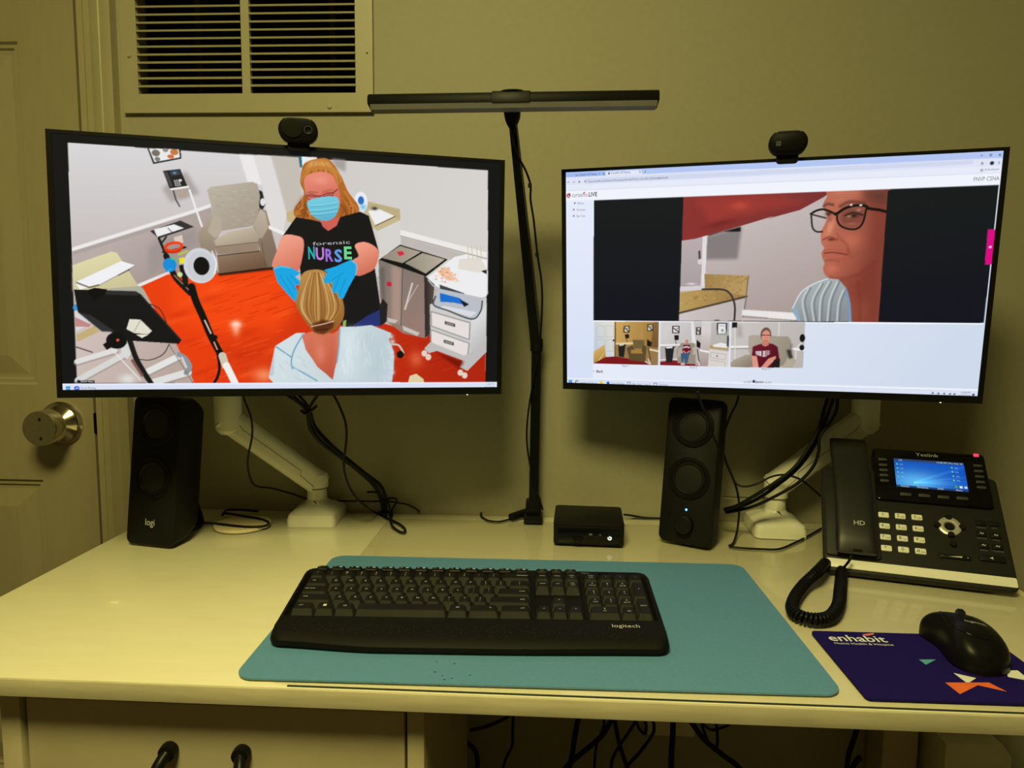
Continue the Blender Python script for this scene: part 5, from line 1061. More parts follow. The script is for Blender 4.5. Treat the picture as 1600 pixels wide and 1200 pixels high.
# ================================================================== speakers
def make_speaker(loc, rz, tilt, label, main):
    o = empty('speaker', loc, rz); tag(o, label, 'speaker')
    T_ = Matrix.Rotation(R(-tilt), 4, 'X')
    W_, H_2, Dp = 0.089, 0.240, 0.076
    def sub(ob): ob.matrix_local = Matrix.Translation((0, 0, 0.0025)) @ T_; return ob
    # cabinet: front face and a body narrowing towards the back
    rings = []
    for y, ix, iz0, iz1, r in ((0.0, 0.0022, 0.003, 0.003, 0.010), (0.0012, 0.0006, 0.001, 0.001, 0.011), (0.004, 0, 0, 0, 0.011), (0.036, 0.0, 0.008, 0.0, 0.012), (Dp-0.012, 0.009, 0.016, 0.008, 0.014), (Dp-0.002, 0.013, 0.022, 0.013, 0.014), (Dp, 0.018, 0.027, 0.018, 0.013)):
        rings.append([(x, y, z) for x, z in rrect(-W_/2+ix, W_/2-ix, iz0, H_2-iz1, r, 6)])
    sub(loft('cabinet', rings, 'black_matte', o, 40))
    for zc in (0.194, 0.108):
        dv = sub(lathe('driver_ring', [(0.0275, 0.0), (0.0280, -0.0016), (0.0305, -0.0022), (0.0345, -0.0014), (0.0355, 0.0005), (0.0275, 0.0005)], 'black_plastic', o, 'y', 40, (0, 0, zc)))
        lathe('surround', [(0.0225, -0.0004), (0.0245, -0.0022), (0.0268, -0.0020), (0.0279, -0.0002), (0.0225, 0.0004)], 'black_rubber', dv, 'y', 40, (0, 0, zc))
        lathe('cone', [(0, -0.0016), (0.006, -0.0015), (0.015, -0.0010), (0.0226, -0.0002), (0.0226, 0.0003), (0, 0.0003)], 'cone_black', dv, 'y', 40, (0, 0, zc))
    if main:
        lathe_k = sub(lathe('volume_knob', [(0, -0.0135), (0.0125, -0.0135), (0.0142, -0.0120), (0.0146, 0.0003), (0, 0.0003)], 'black_rubber', o, 'y', 32, (0, 0, 0.033)))
        sub(lathe('power_light', [(0, -0.0006), (0.0016, -0.0006), (0.0018, 0.0002), (0, 0.0002)], 'led_blue', o, 'y', 14, (0, 0, 0.0570)))
        sub(lathe('socket', [(0, -0.0003), (0.0016, -0.0003), (0.0016, 0.0002), (0, 0.0002)], 'black_gloss', o, 'y', 10, (-0.028, 0, 0.046)))
    else:
        t = text('brand_lettering', 'logi', 'mark_grey', o, (0, 0, 0), cap=0.0105, width=0.017, center=True)
        t.matrix_local = Matrix.Translation((0, 0, 0.0025)) @ T_ @ Matrix.Translation((0, -0.0005, 0.038)) @ Matrix.Rotation(R(90), 4, 'X')
    # bent strap foot behind
    top = T_ @ Vector((0, 0.0750, 0.095)); z0 = 0.004
    sec = [(-0.011, -0.003), (0.011, -0.003), (0.011, 0.003), (-0.011, 0.003)]
    pth = [top, Vector((0, top.y+0.022, 0.034)), Vector((0, top.y+0.030, 0.012)), Vector((0, top.y+0.026, z0)), Vector((0, top.y, z0)), Vector((0, 0.062, z0))]
    tube('foot', pth, 1.0, 'black_plastic', o, n=4, section=sec)
    return o
make_speaker((-0.636, -0.228, DT+0.001), R(-11), 8, 'black speaker with small white lettering at its foot near the door', False)
make_speaker((0.225, -0.157, ZM+0.001), R(-29), 8, 'black speaker with a blue light and volume knob near the desk phone', True)

# ================================================================== mini computer
pc = empty('mini_computer', (0.0715, -0.114, ZM), R(-2.5)); tag(pc, 'small black square mini computer between the lamp and the speaker', 'computer')
prism('chassis', rrect(-0.0575, 0.0575, -0.056, 0.056, 0.007, 6), 0.0025, 0.0335, 'black_matte', pc, 'z', bev=0.0012)
prism('lid', rrect(-0.0578, 0.0578, -0.0563, 0.0563, 0.007, 6), 0.0338, 0.0370, 'black_matte', pc, 'z', bev=0.0010)
for x in (-0.045, 0.045):
    for y in (-0.044, 0.044): lathe('foot', [(0, 0), (0.006, 0), (0.006, 0.0026), (0, 0.0026)], 'black_rubber', pc, 'z', 12, (x, y, 0))
prism('front_panel', rrect(-0.051, 0.051, 0.006, 0.031, 0.003, 4), -0.0572, -0.0558, 'black_gloss', pc, 'y', bev=0.0004)
pw = lathe('power_button', [(0, -0.0580), (0.0048, -0.0580), (0.0050, -0.0570), (0, -0.0570)], 'black_plastic', pc, 'y', 20, (0.034, 0, 0.0160))
arc = [(0.034+0.0027*math.sin(R(a)), -0.0584, 0.0160+0.0027*math.cos(R(a))) for a in range(40, 325, 15)]
tube('power_symbol', arc, 0.00055, 'led_white', pw, raw=True, sides=6); tube('power_symbol', [(0.034, -0.0584, 0.0160), (0.034, -0.0584, 0.0192)], 0.00055, 'led_white', pw, raw=True, sides=6)
box('usb_port', -0.026, -0.008, -0.0578, -0.0570, 0.010, 0.0165, 'black_plastic', pc)
box('receiver', -0.0235, -0.0115, -0.0625, -0.0571, 0.0085, 0.0155, 'black_plastic', pc, bev=0.001)
box('usb_port', -0.003, 0.008, -0.0578, -0.0570, 0.012, 0.0155, 'black_plastic', pc); box('port_mark', 0.0008, 0.0055, -0.0576, -0.0571, 0.0195, 0.0222, 'mark_dim', pc)
lathe('audio_port', [(0, -0.0576), (0.0017, -0.0576), (0.0019, -0.0570), (0, -0.0570)], 'black_plastic', pc, 'y', 14, (0.0185, 0, 0.0135)); box('port_mark', 0.0175, 0.0195, -0.0576, -0.0571, 0.0195, 0.0215, 'mark_dim', pc)

# ================================================================== round disc behind the left speaker
dc = empty('round_disc', (-0.537, -0.103, DT+0.0003)); tag(dc, 'pale round disc lying flat on the desk under a looped black cable', 'coaster')
lathe('plate', [(0, 0), (0.0465, 0), (0.0480, 0.001), (0.0480, 0.0050), (0.0468, 0.0060), (0, 0.0060)], 'disc_wood', dc, 'z', 40)
lathe('rim', [(0.0480, 0.0), (0.0488, 0.0003), (0.0488, 0.0012), (0.0480, 0.0014)], 'arm_seam', dc, 'z', 40)

# ================================================================== desk lamp with a long bar head
lp = empty('desk_lamp', (-0.024, -0.022, DT)); tag(lp, 'black desk lamp with a long bar head clamped to the desk between the monitors', 'desk lamp')
def LP(px, py, y): return at(px, py, y)-Vector(lp.location)
box('clamp', -0.017, 0.017, -0.034, 0.004, 0.0022, 0.0150, 'black_plastic', lp, bev=0.002)
box('clamp_collar', -0.014, 0.014, -0.020, 0.008, 0.0152, 0.040, 'black_plastic', lp, bev=0.002)
joint = LP(838.5, 540, -0.034); topp = LP(801, 186, -0.215)
ft = Vector((0.0, -0.006, 0.036))
sq = lambda s: [(-s, -s), (s, -s), (s, s), (-s, s)]
tube('lower_pole', [ft, joint], 1.0, 'black_plastic', lp, raw=True, section=sq(0.0085))
lathe('elbow_joint', [(0, -0.010), (0.011, -0.010), (0.0115, 0), (0.011, 0.012), (0, 0.012)], 'black_rubber', lp, 'z', 20, joint)
tube('upper_pole', [joint, topp], [1.0, 0.60], 'black_plastic', lp, raw=True, section=sq(0.0088))
lathe('head_joint', [(0, -0.011), (0.008, -0.010), (0.011, -0.003), (0.012, 0.006), (0, 0.010)], 'black_rubber', lp, 'z', 20, topp+Vector((0, 0, 0.003)))
hl, hr = LP(577.5, 163, -0.250), LP(1028.5, 156.5, -0.250)
hc = (hl+hr)/2; hx = (hr-hl); HL = hx.length; hx.normalize(); hy = Vector((0, 1, 0)); hy = (hy-hx*hx.y).normalized(); hz = hx.cross(hy)
HM = Matrix(((hx.x, hy.x, hz.x, hc.x), (hx.y, hy.y, hz.y, hc.y), (hx.z, hy.z, hz.z, hc.z), (0, 0, 0, 1)))
pr = [(-0.014, -0.0035), (-0.0145, 0.004), (-0.012, 0.0095), (-0.006, 0.0125), (0.004, 0.0128), (0.012, 0.010), (0.016, 0.003), (0.016, -0.004), (0.010, -0.0088)]
h1 = bm_obj('head_bar', prism_bm(pr, -HL/2, HL/2, 'x', bev=0.001), 'webcam_black', lp, 30); h1.matrix_local = HM
dfp = [(-0.0138, -0.0037), (0.0098, -0.0089), (0.0090, -0.0112), (-0.0110, -0.0106)]
h2 = bm_obj('diffuser', prism_bm(dfp, -HL/2+0.004, HL/2-0.003, 'x'), 'diffuser_off', lp); h2.matrix_local = HM
h3 = bm_obj('head_clip', prism_bm([(a*1.10, b*1.12 if b > 0 else b*1.02) for a, b in pr[:-1]], -0.029, 0.026, 'x', bev=0.001), 'black_rubber', lp, 30); h3.matrix_local = HM
h4 = lathe('head_pivot', [(0, 0.0135), (0.020, 0.0135), (0.017, 0.0155), (0, 0.0165)], 'black_rubber', lp, 'z', 24); h4.matrix_local = HM @ Matrix.Scale(0.6, 4, (0, 1, 0))
def pole_y(py): return -0.034 if py > 540 else -0.034-0.181*(540-py)/354
def lpc(*pts): return [LP(x, y, pole_y(y)-0.013+0.006*(y < 200)) for x, y in pts]
tube('power_cord', lpc((788, 171), (792, 190), (800, 206), (803, 225), (810, 245), (822, 268), (829, 290), (829, 312), (834, 345), (840, 400), (846, 440), (847, 480), (843, 540), (836, 580), (826, 640), (823, 685), (828, 725), (836, 760), (843, 780))+[LP(848, 796, -0.036)], 0.0017, 'black_rubber', lp)
for x, y in ((801, 205), (828, 290), (839, 398)): lathe('cord_tie', [(0.0015, -0.003), (0.003, -0.003), (0.003, 0.003), (0.0015, 0.003)], 'black_rubber', lp, 'z', 12, lpc((x, y))[0])
ip0, ip1 = on(797, 809, ZM+0.006)-Vector(lp.location), on(834, 796, ZM+0.012)-Vector(lp.location)
rounded_bar(ip0, ip1, 0.014, 0.013, 'inline_switch', 'black_plastic', lp)
tube('power_cord', [on(x, y, ZM+0.0022)-Vector(lp.location) for x, y in ((798, 811), (780, 815), (762, 813), (751, 805), (757, 800), (780, 801), (800, 800), (812, 797.5))], 0.0018, 'black_rubber', lp)

# ================================================================== cables
def cable(label, pts, r=0.0022, m='black_rubber', n=8, name='cable', group=None):
    o = tube(name, pts, r, m, None, n); return tag(o, label, 'cable', group)
def seq(*p): return [at(x, y, d) for x, y, d in p]
def dsk(x, y, z=None, r=0.0022): return on(x, y, (ZM if x > 600 else DT)+r+0.0004 if z is None else z)
cable('thin black cable hanging down beside the white arm, under the nurse monitor', seq((376, 600, -0.20), (382, 625, -0.19), (392, 652, -0.18), (394, 680, -0.17), (388, 712, -0.16), (388, 735, -0.15), (398, 758, -0.12), (425, 763, -0.09), (455, 771, -0.030), (490, 781, -0.022), (560, 783, -0.020), (592, 783, -0.022), (612, 778, -0.024), (620, 783, -0.022), (613, 796, -0.018))+[dsk(612, 806)], 0.0017)
bun = [((440, 612), (470, 632)), ((450, 612), (474, 634)), ((462, 612), (480, 634)), ((500, 612), (484, 636))]
trunk = [(482, 645, -0.170), (488, 668, -0.160), (508, 692, -0.145), (540, 718, -0.115), (570, 742, -0.085), (590, 760, -0.060), (598, 778, -0.035), (600, 796, -0.022)]
offs = [(-3.5, 3), (3.5, -3), (0, 4), (4, 1)]
labs = ['leftmost black cable of the bundle hanging under the nurse monitor', 'thick black cable in the middle of the bundle under the nurse monitor', 'lower black cable of the bundle under the nurse monitor', 'rightmost black cable of the bundle hanging under the nurse monitor']
for i in range(4):
    (ax, ay), (bx, by) = bun[i]; ox, oy = offs[i]
    rn = random.Random(i)
    pts = [at(ax, ay, -0.185), at(bx, by, -0.178)]
    for k, (x, y, d) in enumerate(trunk):
        w_ = 1.0 if k in (1, 2, 5, 6) else 0.55
        pts.append(at(x+ox*w_, y+oy*w_, d-0.002*i+0.003*(k % 2)))
    ex = (592, 597, 603, 609)[i]
    pts += [at(ex, 801, -0.012-0.004*(i % 2)), on(ex, 803+i, DT+0.003)]
    cable(labs[i], pts, (0.0026, 0.0030, 0.0026, 0.0024)[i], group='cables tied in a bundle under the nurse monitor')
tie = tube('cable_tie', seq((470, 641, -0.181), (478, 646, -0.181), (488, 640, -0.181), (495, 634, -0.181)), 0.0024, 'black_rubber'); tag(tie, 'black strap wrapped round the cable bundle just under the nurse monitor', 'cable tie')
tie = tube('cable_tie', seq((574, 769, -0.050), (585, 769, -0.053), (596, 772, -0.053)), 0.0022, 'black_rubber'); tag(tie, 'black strap round the cable bundle just above the desk', 'cable tie')
cable('black cable curving down to a loop on the desk by the clear sheet', seq((518, 612, -0.20), (530, 634, -0.19), (540, 662, -0.18), (541, 690, -0.165), (537, 722, -0.15), (541, 748, -0.13), (553, 773, -0.11), (572, 792, -0.09))+[dsk(590, 803), dsk(606, 810, DT+0.005), dsk(624, 819), dsk(633, 827), dsk(630, 832), dsk(620, 828), dsk(611, 818, DT+0.009)]+seq((610, 802, -0.046), (606, 780, -0.038)), 0.0021)
cable('thin black cable running along the wall to the right of the bundle', seq((604, 783, -0.018), (618, 785, -0.014), (635, 788, -0.010), (648, 794, -0.008), (656, 800, -0.006)), 0.0015)
cable('black cable looped over the pale round disc behind the speaker', [on(296, 812, DT+0.0035), on(315, 816, DT+0.0035), on(345, 819, DT+0.0085), on(385, 823, DT+0.0085), on(412, 822, DT+0.0085), on(420, 817, DT+0.0085), on(408, 811, DT+0.0085), on(380, 806, DT+0.0085), on(352, 802, DT+0.0085), on(348, 805, DT+0.012), on(355, 797, DT+0.012), on(380, 796.8, DT+0.009), on(404, 799, DT+0.004)], 0.0021)
# right side
cable('thin black cable dropping in front of the speaker with the blue light', seq((1090, 612, -0.215), (1096, 632, -0.215), (1106, 655, -0.213), (1114, 680, -0.206), (1124, 702, -0.195), (1134, 722, -0.17), (1144, 744, -0.14), (1152, 768, -0.115), (1155, 795, -0.105), (1152, 828, -0.10))+[dsk(1146, 848), dsk(1140, 853), dsk(1155, 856), dsk(1190, 858), dsk(1217, 858), dsk(1240, 849), dsk(1262, 838), dsk(1283, 826)], 0.0019)
cable('thin black cable sweeping from behind the lit speaker to the desk phone', seq((1155, 615, -0.10), (1150, 632, -0.09), (1142, 648, -0.08), (1133, 672, -0.07), (1128, 698, -0.07), (1135, 722, -0.075), (1144, 745, -0.085), (1152, 757, -0.09), (1166, 760, -0.095), (1185, 755, -0.10), (1205, 745, -0.10), (1226, 742, -0.10), (1248, 748, -0.10), (1265, 760, -0.095), (1282, 775, -0.085)), 0.0018)
for i, (pts, lab, r) in enumerate((
    (((1296, 615, -0.15), (1288, 640, -0.15), (1280, 668, -0.15), (1262, 702, -0.15), (1240, 732, -0.15), (1210, 755, -0.145), (1180, 774, -0.135), (1152, 790, -0.12), (1132, 796, -0.10)), 'leftmost thick black cable sweeping left across the white arm by the phone', 0.0032),
    (((1304, 615, -0.14), (1296, 640, -0.14), (1285, 670, -0.14), (1270, 700, -0.14), (1246, 732, -0.14), (1216, 757, -0.135), (1186, 778, -0.125), (1155, 793, -0.11), (1134, 800, -0.09)), 'middle thick black cable sweeping left across the white arm by the phone', 0.0030),
    (((1309, 615, -0.155), (1307, 640, -0.155), (1296, 662, -0.155), (1281, 682, -0.155), (1279, 706, -0.155), (1270, 730, -0.15), (1246, 755, -0.145), (1210, 776, -0.135), (1175, 792, -0.12), (1136, 801, -0.10)), 'lowest black cable curving left across the white arm by the phone', 0.0026))):
    cable(lab, seq(*pts), r, group='cables crossing the white arm beside the phone')
cable('short black cable from the mini computer towards the lit speaker', [on(975, 804, ZM+0.012), on(990, 806, ZM+0.006), on(1008, 809, ZM+0.0025), on(1034, 810, ZM+0.0025)], 0.0019)
rod = tube('metal_rod', seq((1128, 777, -0.040), (1196, 779, -0.040)), 0.0020, 'chrome', None, n=2); tag(rod, 'thin silver rod standing out between the lit speaker and the white arm', 'rod')
# under the desk
ud = [([(735, 1141), (760, 1135), (790, 1122), (800, 1112)], 0.0030, -0.16), ([(802, 1112), (801, 1140), (800, 1165), (792, 1182), (785, 1205)], 0.0026, -0.14), ([(730, 1160), (742, 1172), (746, 1190), (745, 1210)], 0.0042, -0.18),
      ([(905, 1115), (900, 1140), (896, 1165), (893, 1185), (886, 1215)], 0.0048, -0.12), ([(962, 1110), (950, 1135), (935, 1155), (905, 1180), (880, 1205)], 0.0046, -0.14), ([(943, 1110), (943, 1135), (932, 1165), (928, 1210)], 0.0024, -0.10),
      ([(958, 1110), (966, 1155), (975, 1185), (985, 1215)], 0.0036, -0.16), ([(1000, 1115), (985, 1140), (965, 1170), (956, 1190), (955, 1212)], 0.0028, -0.12), ([(990, 1118), (1000, 1140), (1008, 1146), (1009, 1130), (1000, 1115)], 0.0026, -0.14),
      ([(1016, 1112), (1022, 1135), (1018, 1150), (1000, 1175), (975, 1205)], 0.0030, -0.10), ([(1052, 1112), (1051, 1150), (1049, 1180), (1048, 1215)], 0.0050, -0.13), ([(1078, 1125), (1100, 1155), (1130, 1180), (1160, 1205)], 0.0048, -0.12),
      ([(1094, 1125), (1105, 1155), (1116, 1172), (1121, 1160), (1119, 1125)], 0.0026, -0.10), ([(1096, 1128), (1110, 1140), (1125, 1138), (1140, 1132)], 0.0022, -0.14), ([(1342, 1130), (1334, 1155), (1326, 1180), (1322, 1215)], 0.0046, -0.12), ([(1345, 1182), (1338, 1190), (1330, 1205)], 0.0046, -0.15)]
ul = ['black cable slanting across the gap beside the drawer pedestal', 'black cable dropping straight just right of the drawer pedestal', 'thick black cable curling out from behind the drawer pedestal', 'thick black cable hanging nearly straight left of centre under the desk', 'thick black cable slanting down to the left under the desk centre', 'thin black cable dropping between the thick ones under the desk centre',
      'black cable slanting down to the right under the desk centre', 'black cable bowing left beside the wall plate', 'small black cable loop beside the wall plate', 'black cable bowing over the left end of the wall plate', 'thick black cable hanging straight in front of the wall plate', 'thick black cable slanting right from the wall plate', 'narrow black cable loop right of the wall plate', 'thin black cable sagging just below the desk edge right of the wall plate', 'thick black cable hanging near the rear desk leg', 'short black cable stub near the rear desk leg']
for (pts, r, d), lab in zip(ud, ul):
    P_ = [at(x, y, d) for x, y in pts]
    last = P_[-1]; dv_ = (P_[-1]-P_[-2]).normalized()
    if pts[-1][1] > 1200: P_ += [last+dv_*0.08+Vector((0, 0, -0.03)), last+dv_*0.13+Vector((0, 0, -0.14)), Vector((last.x+dv_.x*0.15, d, 0.006))]
    cable(lab, P_, r)

# ================================================================== desk phone
PH_T = 47.8
ph = empty('desk_phone', (0.5292, -0.2903, 0.775)); tag(ph, 'black office desk phone with a lit blue display at the right end of the desk', 'phone')
ph.matrix_world = Matrix.Translation((0.5292, -0.2903, 0.775)) @ Matrix.Rotation(R(-16.03), 4, 'Z')
PT = Matrix.Rotation(R(-PH_T), 4, 'X')       # sloping face: x across, z up the slope, -y out of the face
def pf(ob, dx=0.0, dy=0.0, dz=0.0): ob.matrix_local = PT @ Matrix.Translation((dx, dy, dz)); return ob
W2 = 0.1225
pf(prism('body', rrect(-W2, W2, -0.0205, 0.1670, 0.009, 6), 0.0, 0.0112, 'phone_black', ph, 'y', bev=0.0025, seg=3))
pf(prism('silver_strip', rrect(-W2+0.004, W2-0.0015, -0.0150, -0.0005, 0.002, 3), -0.0016, 0.0002, 'key_white', ph, 'y', bev=0.0005))
# stand behind
zf = ZM-0.775+0.0004
bp = [PT @ Vector((0, 0.022, z)) for z in (0.0, 0.155)]
prism('stand', [(bp[0].y+0.010, bp[0].z+0.006), (bp[0].y+0.006, zf), (bp[1].y+0.020, zf), (bp[1].y+0.026, zf+0.008), (bp[1].y+0.002, bp[1].z-0.004)], -0.075, 0.075, 'black_plastic', ph, 'x', bev=0.001)
box('front_foot', -0.095, 0.095, -0.006, 0.020, zf, zf+0.012, 'black_rubber', ph, bev=0.001)
# cradle and handset on the left third
def fx(px, py, out=0.0):      # picture position -> place on the sloping face
    n = (ph.matrix_basis.to_3x3() @ PT.to_3x3()) @ Vector((0, -1, 0)); o0 = ph.matrix_basis.translation + n*out
    d = _r2*((px-800)/FPX) - _u2*((py-600)/FPX) + _fwd
    t = (o0-CAM).dot(n)/d.dot(n); p = CAM+d*t
    q = (ph.matrix_basis @ PT).inverted() @ p
    return q.x, q.z
hx0 = -W2+0.0135
pf(prism('cradle', rrect(-W2+0.003, -W2+0.078, 0.004, 0.164, 0.006), -0.004, 0.0005, 'phone_black', ph, 'y', bev=0.0015))
hs = []
for t in [k/18 for k in range(19)]:
    z = 0.003+0.206*t
    e = max(0.12, (1-abs(2*t-1)**7))**0.5
    hw = (0.0280-0.0026*math.sin(math.pi*t))*(0.90+0.10*e)
    lift = 0.0315-0.0050*(2*t-1)**2+0.004*sm((t-0.80)/0.15)
    bot = 0.0055+0.013*math.sin(math.pi*t)**0.7
    hs.append([(x-0.004*t, -y, z) for x, y in [(hw*math.copysign(abs(math.cos(a))**0.45, math.cos(a)), (lift+bot)/2+(lift-bot)/2*e*math.copysign(abs(math.sin(a))**0.55, math.sin(a))) for a in [2*math.pi*k/28 for k in range(28)]]])
hnd = pf(loft('handset', hs, 'handset_black', ph, 50), -W2+0.043)
t = text('marking', 'HD', 'mark_grey', hnd, (0, 0, 0), cap=0.0075, center=True); t.matrix_local = Matrix.Translation((0.004, -0.0303, 0.046)) @ Matrix.Rotation(R(90), 4, 'X')
tube('seam', [(-0.006, -0.024, 0.0035), (0.006, -0.024, 0.0035)], 0.0012, 'black_gloss', hnd, n=2)
# display housing, raised a little above the body at the top
dq = [fx(1362, 699, 0.006), fx(1538, 711, 0.006), fx(1553, 793, 0.006), fx(1371, 780, 0.006)]
dx0 = (dq[0][0]+dq[3][0])/2; dx1 = (dq[1][0]+dq[2][0])/2; dz0 = (dq[2][1]+dq[3][1])/2; dz1 = (dq[0][1]+dq[1][1])/2
dh = pf(prism('display_housing', rrect(dx0, dx1, dz0, dz1, 0.006, 6), -0.0060, 0.016, 'black_gloss', ph, 'y', bev=0.0015))
def sq_(px, py): return fx(px, py, 0.0062)
s0, s1, s2, s3 = sq_(1396, 716), sq_(1506, 724), sq_(1513, 769), sq_(1401, 761)
lx0, lx1, lz0, lz1 = (s0[0]+s3[0])/2, (s1[0]+s2[0])/2, (s2[1]+s3[1])/2, (s0[1]+s1[1])/2
# lit picture of the phone: gradient mesh with rays
def phone_screen():
    w_, h_ = 90, 54; Y, X = np.mgrid[0:1:h_*1j, 0:1:w_*1j]
    im = np.zeros((h_, w_, 3)); base = np.array(lin((14, 84, 190))); hi = np.array(lin((90, 180, 240)))
    g = np.exp(-(((X-0.28)/0.35)**2+((Y-0.80)/0.35)**2)); im[:] = base*(1-g[..., None])+hi*g[..., None]
    for a, s in ((-0.42, 0.03), (-0.22, 0.025), (-0.08, 0.03), (-0.9, 0.04)):
        d = (Y-0.82)-a*(X-0.25); ray = np.exp(-(d/s)**2)*(X > 0.25)*0.30*(1.2-X); im += ray[..., None]*hi
    im[Y < 0.085] = lin((44, 66, 104)); im[Y > 0.93] = lin((30, 60, 110))
    co = np.stack([lx0+(lx1-lx0)*X, np.full_like(X, -0.0067), lz1+(lz0-lz1)*Y], -1)
    i = np.arange(h_*w_).reshape(h_, w_); f = np.stack([i[1:, :-1], i[1:, 1:], i[:-1, 1:], i[:-1, :-1]], -1).reshape(-1, 4)
    me = bpy.data.meshes.new('display'); me.from_pydata(co.reshape(-1, 3).tolist(), [], f.tolist())
    a_ = me.color_attributes.new('picture', 'FLOAT_COLOR', 'POINT'); a_.data.foreach_set('color', np.concatenate([np.clip(im, 0, 1), np.ones((h_, w_, 1))], -1).astype(np.float32).ravel())
    return link('display', me, PIC, dh)
dsp = phone_screen(); dsp['label'] = 'lit blue phone display with small line labels'
def dtext(s, u, v, cap, rgb, wd=None, center=False):
    t = text('screen_text', s, screen_text_mat(rgb), dh, (lx0+(lx1-lx0)*u, -0.0070, lz1+(lz0-lz1)*v), rot=(R(90), 0, 0), cap=cap, width=wd, center=center); return t
SW = lx1-lx0; SH = lz1-lz0
dtext('252', 0.07, 0.075, SH*0.045, (200, 214, 230)); dtext('12:58 PM Thu Oct 10', 0.62, 0.075, SH*0.05, (210, 220, 232), SW*0.36)
for k in range(4): dtext('252', 0.08, 0.225+0.145*k, SH*0.04, (150, 196, 236)); dtext('252', 0.86, 0.225+0.145*k, SH*0.04, (150, 196, 236))
for k in range(4):
    for u in (0.03, 0.81): prism('screen_icon', rrect(lx0+SW*u, lx0+SW*(u+0.025), lz1-SH*(0.225+0.145*k), lz1-SH*(0.18+0.145*k), 0.0002, 1), -0.0071, -0.0068, screen_text_mat((90, 200, 150)), dh, 'y', smooth=None)
for s, u in (('History', 0.12), ('Directory', 0.37), ('DND', 0.62), ('Menu', 0.87)): dtext(s, u, 0.965, SH*0.048, (214, 224, 236), center=True)
for u, c_ in ((0.84, (70, 160, 60)), (0.905, (220, 226, 234)), (0.97, (200, 210, 226))): prism('screen_icon', rrect(lx0+SW*(u-0.02), lx0+SW*(u+0.02), lz1-SH*0.89, lz1-SH*0.82, 0.0006, 2), -0.0071, -0.0068, screen_text_mat(c_), dh, 'y', smooth=None)
x, z = sq_(1431, 713); x2, z2 = sq_(1466, 714)
t = text('brand_lettering', 'Yealink', 'mark_grey', dh, (x, -0.0063, (z+z2)/2), rot=(R(90), 0, 0), cap=0.0062, width=x2-x)
x, z = fx(1525, 711.5, 0.006); box('message_light', x-0.0035, x+0.0035, -0.0072, 0.0, z-0.0028, z+0.0025, 'led_red', dh, bev=0.0006)
mat('line_key', (0.045, 0.045, 0.045), 0.35)
for pts in ([(1379, 718), (1379.5, 726.5), (1380.5, 734.5), (1381, 742.5), (1382, 751)], [(1527.5, 728), (1529, 736.5), (1530.5, 745), (1532, 753.5), (1533.5, 762)]):
    for p in pts: x, z = sq_(*p); prism('line_key', rrect(x-0.0062, x+0.0062, z-0.0022, z+0.0022, 0.0018, 3), -0.0074, -0.0058, 'line_key', dh, 'y', bev=0.0004)
for p in ((1415, 772.5), (1444, 774.5), (1474, 777), (1503.5, 779)): x, z = sq_(*p); prism('soft_key', rrect(x-0.0078, x+0.0078, z-0.0026, z+0.0026, 0.0018, 3), -0.0074, -0.0058, 'line_key', dh, 'y', bev=0.0004)
# dial keys
keys = [['1', '2 ABC', '3 DEF'], ['4 GHI', '5 JKL', '6 MNO'], ['7 PQRS', '8 TUV', '9 WXYZ'], ['*', '0', '# SEND']]
mat('key_ink', (0.01, 0.01, 0.01), 0.6)
kp = {(0, 0): (1380.5, 804.5), (0, 2): (1432.5, 808.5), (3, 0): (1385, 856.5), (3, 2): (1438.5, 861.5)}
for r_ in range(4):
    for c_ in range(3):
        u, v = c_/2, r_/3; p = [(kp[(0, 0)][i]*(1-u)+kp[(0, 2)][i]*u)*(1-v)+(kp[(3, 0)][i]*(1-u)+kp[(3, 2)][i]*u)*v for i in (0, 1)]
        x, z = fx(*p, 0.002)
        k = pf(prism('dial_key', rrect(-0.0072, 0.0072, -0.0046, 0.0046, 0.0016, 3), -0.0030, 0.0004, 'key_white', ph, 'y', bev=0.0007), x, 0, z)
        s = keys[r_][c_].split(' ')
        text('legend', s[0], 'key_ink', k, (-0.0030 if len(s) > 1 else -0.0012, -0.0032, 0.0003), rot=(R(90), 0, 0), cap=0.0052, center=True)
        if len(s) > 1: text('legend', s[1], 'key_ink', k, (0.0002, -0.0032, -0.0026), rot=(R(90), 0, 0), cap=0.0021, width=0.0060)
# navigation ring
x, z = fx(1484, 822, 0.002)
nv = pf(lathe('navigation_ring', [(0.0066, -0.0008), (0.0078, -0.0026), (0.0120, -0.0034), (0.0152, -0.0022), (0.0156, 0.0003), (0.0066, 0.0003)], 'silver', ph, 'y', 36), x, 0, z)
nv2 = lathe('centre_key', [(0, -0.0030), (0.0042, -0.0030), (0.0050, -0.0022), (0.0052, 0.0003), (0, 0.0003)], 'key_black', nv, 'y', 24)
for dx_, dz_ in ((0, 0.0145), (0, -0.0145), (-0.0158, 0), (0.0158, 0), (0.001, -0.0300)):
    k = lathe('arrow_key', [(0, -0.0052), (0.0034, -0.0050), (0.0044, -0.0038), (0.0046, 0.0003), (0, 0.0003)], 'key_black', nv, 'y', 20, (dx_, 0, dz_))
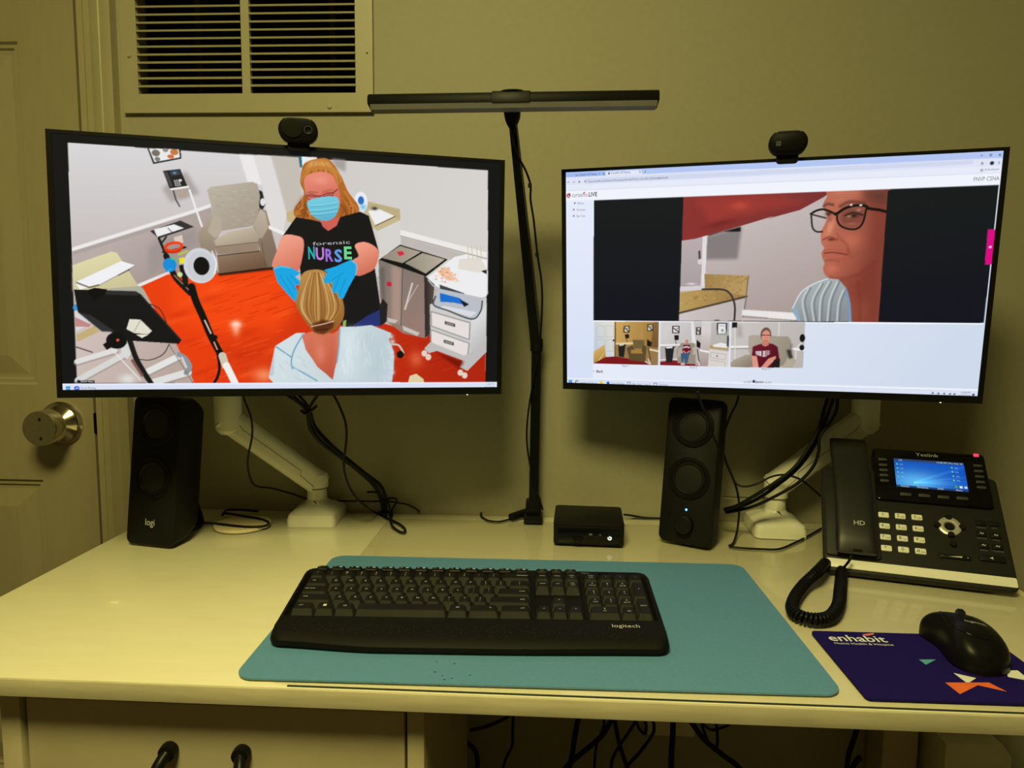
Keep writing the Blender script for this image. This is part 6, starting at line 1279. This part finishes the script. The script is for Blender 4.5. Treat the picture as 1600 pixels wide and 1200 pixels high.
# function keys
for p, s in (((1533, 817), None), ((1553, 818), None), ((1533.5, 834), 'MESSAGE'), ((1556, 837), 'HOLD'), ((1537, 852.5), 'REDIAL'), ((1559, 854.5), 'TRANSFER')):
    x, z = fx(*p, 0.002)
    k = pf(prism('function_key', rrect(-0.0066, 0.0066, -0.0040, 0.0040, 0.0022, 4), -0.0030, 0.0004, 'key_black', ph, 'y', bev=0.0007), x, 0, z)
    if s:
        text('legend', s, 'mark_dim', k, (0, -0.0004, -0.0066), rot=(R(90), 0, 0), cap=0.0020, center=True)
        tube('icon', [(-0.0022, -0.0033, -0.001), (-0.001, -0.0033, 0.0012), (0.001, -0.0033, -0.0010), (0.0024, -0.0033, 0.0012)], 0.0005, 'mark_grey', k, n=3, sides=5)
    else: text('legend', 'HEADSET' if p[0] < 1540 else 'MUTE', 'mark_dim', k, (0, -0.0004, -0.0072), rot=(R(90), 0, 0), cap=0.0020, center=True)
x, z = fx(1492, 870, 0.002); k = pf(prism('volume_key', rrect(-0.0200, 0.0200, -0.0034, 0.0034, 0.0016, 3), -0.0028, 0.0004, 'key_black', ph, 'y', bev=0.0007), x, 0, z)
text('legend', '-', 'mark_grey', k, (-0.016, -0.0030, 0), rot=(R(90), 0, 0), cap=0.003, center=True); text('legend', '+', 'mark_grey', k, (0.016, -0.0030, 0), rot=(R(90), 0, 0), cap=0.003, center=True)
prism('legend', [(-0.008, -0.0008), (0.009, -0.0010), (0.009, 0.0014)], -0.0031, -0.0027, 'mark_grey', k, 'y', smooth=None)
x, z = fx(1551, 873, 0.002); k = pf(prism('speaker_key', rrect(-0.0160, 0.0160, -0.0046, 0.0046, 0.0016, 3), -0.0032, 0.0004, 'key_black', ph, 'y', bev=0.0007), x, 0, z)
prism('legend', [(-0.0030, -0.0008), (-0.0014, -0.0008), (0.0004, -0.0022), (0.0004, 0.0022), (-0.0014, 0.0008), (-0.0030, 0.0008)], -0.0035, -0.0031, 'mark_grey', k, 'y', smooth=None)
# coiled cord: from the left side of the phone, round a loop on the desk, up to the handset
INV = ph.matrix_basis.inverted()
zc = ZM+0.0088
ctr = spline([at(1290, 880, -0.262), on(1278, 893, zc+0.012), on(1258, 912, zc+0.002), on(1242, 934, zc), on(1238, 952, zc), on(1250, 963, zc), on(1275, 968, zc), on(1298, 963, zc), on(1310, 945, zc), on(1313, 922, zc+0.002), at(1315, 897, -0.272)], 40)
for p in ctr: p.z = max(p.z, zc)
L = [0.0]
for a, b in zip(ctr, ctr[1:]): L.append(L[-1]+(b-a).length)
def along(s):
    i = max(0, min(len(L)-2, int(np.searchsorted(L, s))-1)); t = (s-L[i])/max(1e-9, L[i+1]-L[i]); return ctr[i].lerp(ctr[i+1], t)
turns = int(L[-1]/0.0046); per = 10; pts = []
for k in range(turns*per+1):
    s = L[-1]*k/(turns*per); p = along(s); tg = (along(min(L[-1], s+0.002))-along(max(0, s-0.002))).normalized()
    u = tg.cross(Vector((0, 0, 1))).normalized(); v = u.cross(tg); a = 2*math.pi*k/per
    pts.append(INV @ (p+u*0.0066*math.cos(a)+v*0.0066*math.sin(a)))
bm_obj('coiled_cord', tube_bm(pts, 0.0020, 6), 'black_plastic', ph, 60)
tube('cord_end', [INV @ p for p in (along(L[-1]), at(1320, 885, -0.283), at(1327, 876, -0.288), at(1330, 868, -0.286))], 0.0018, 'black_plastic', ph)
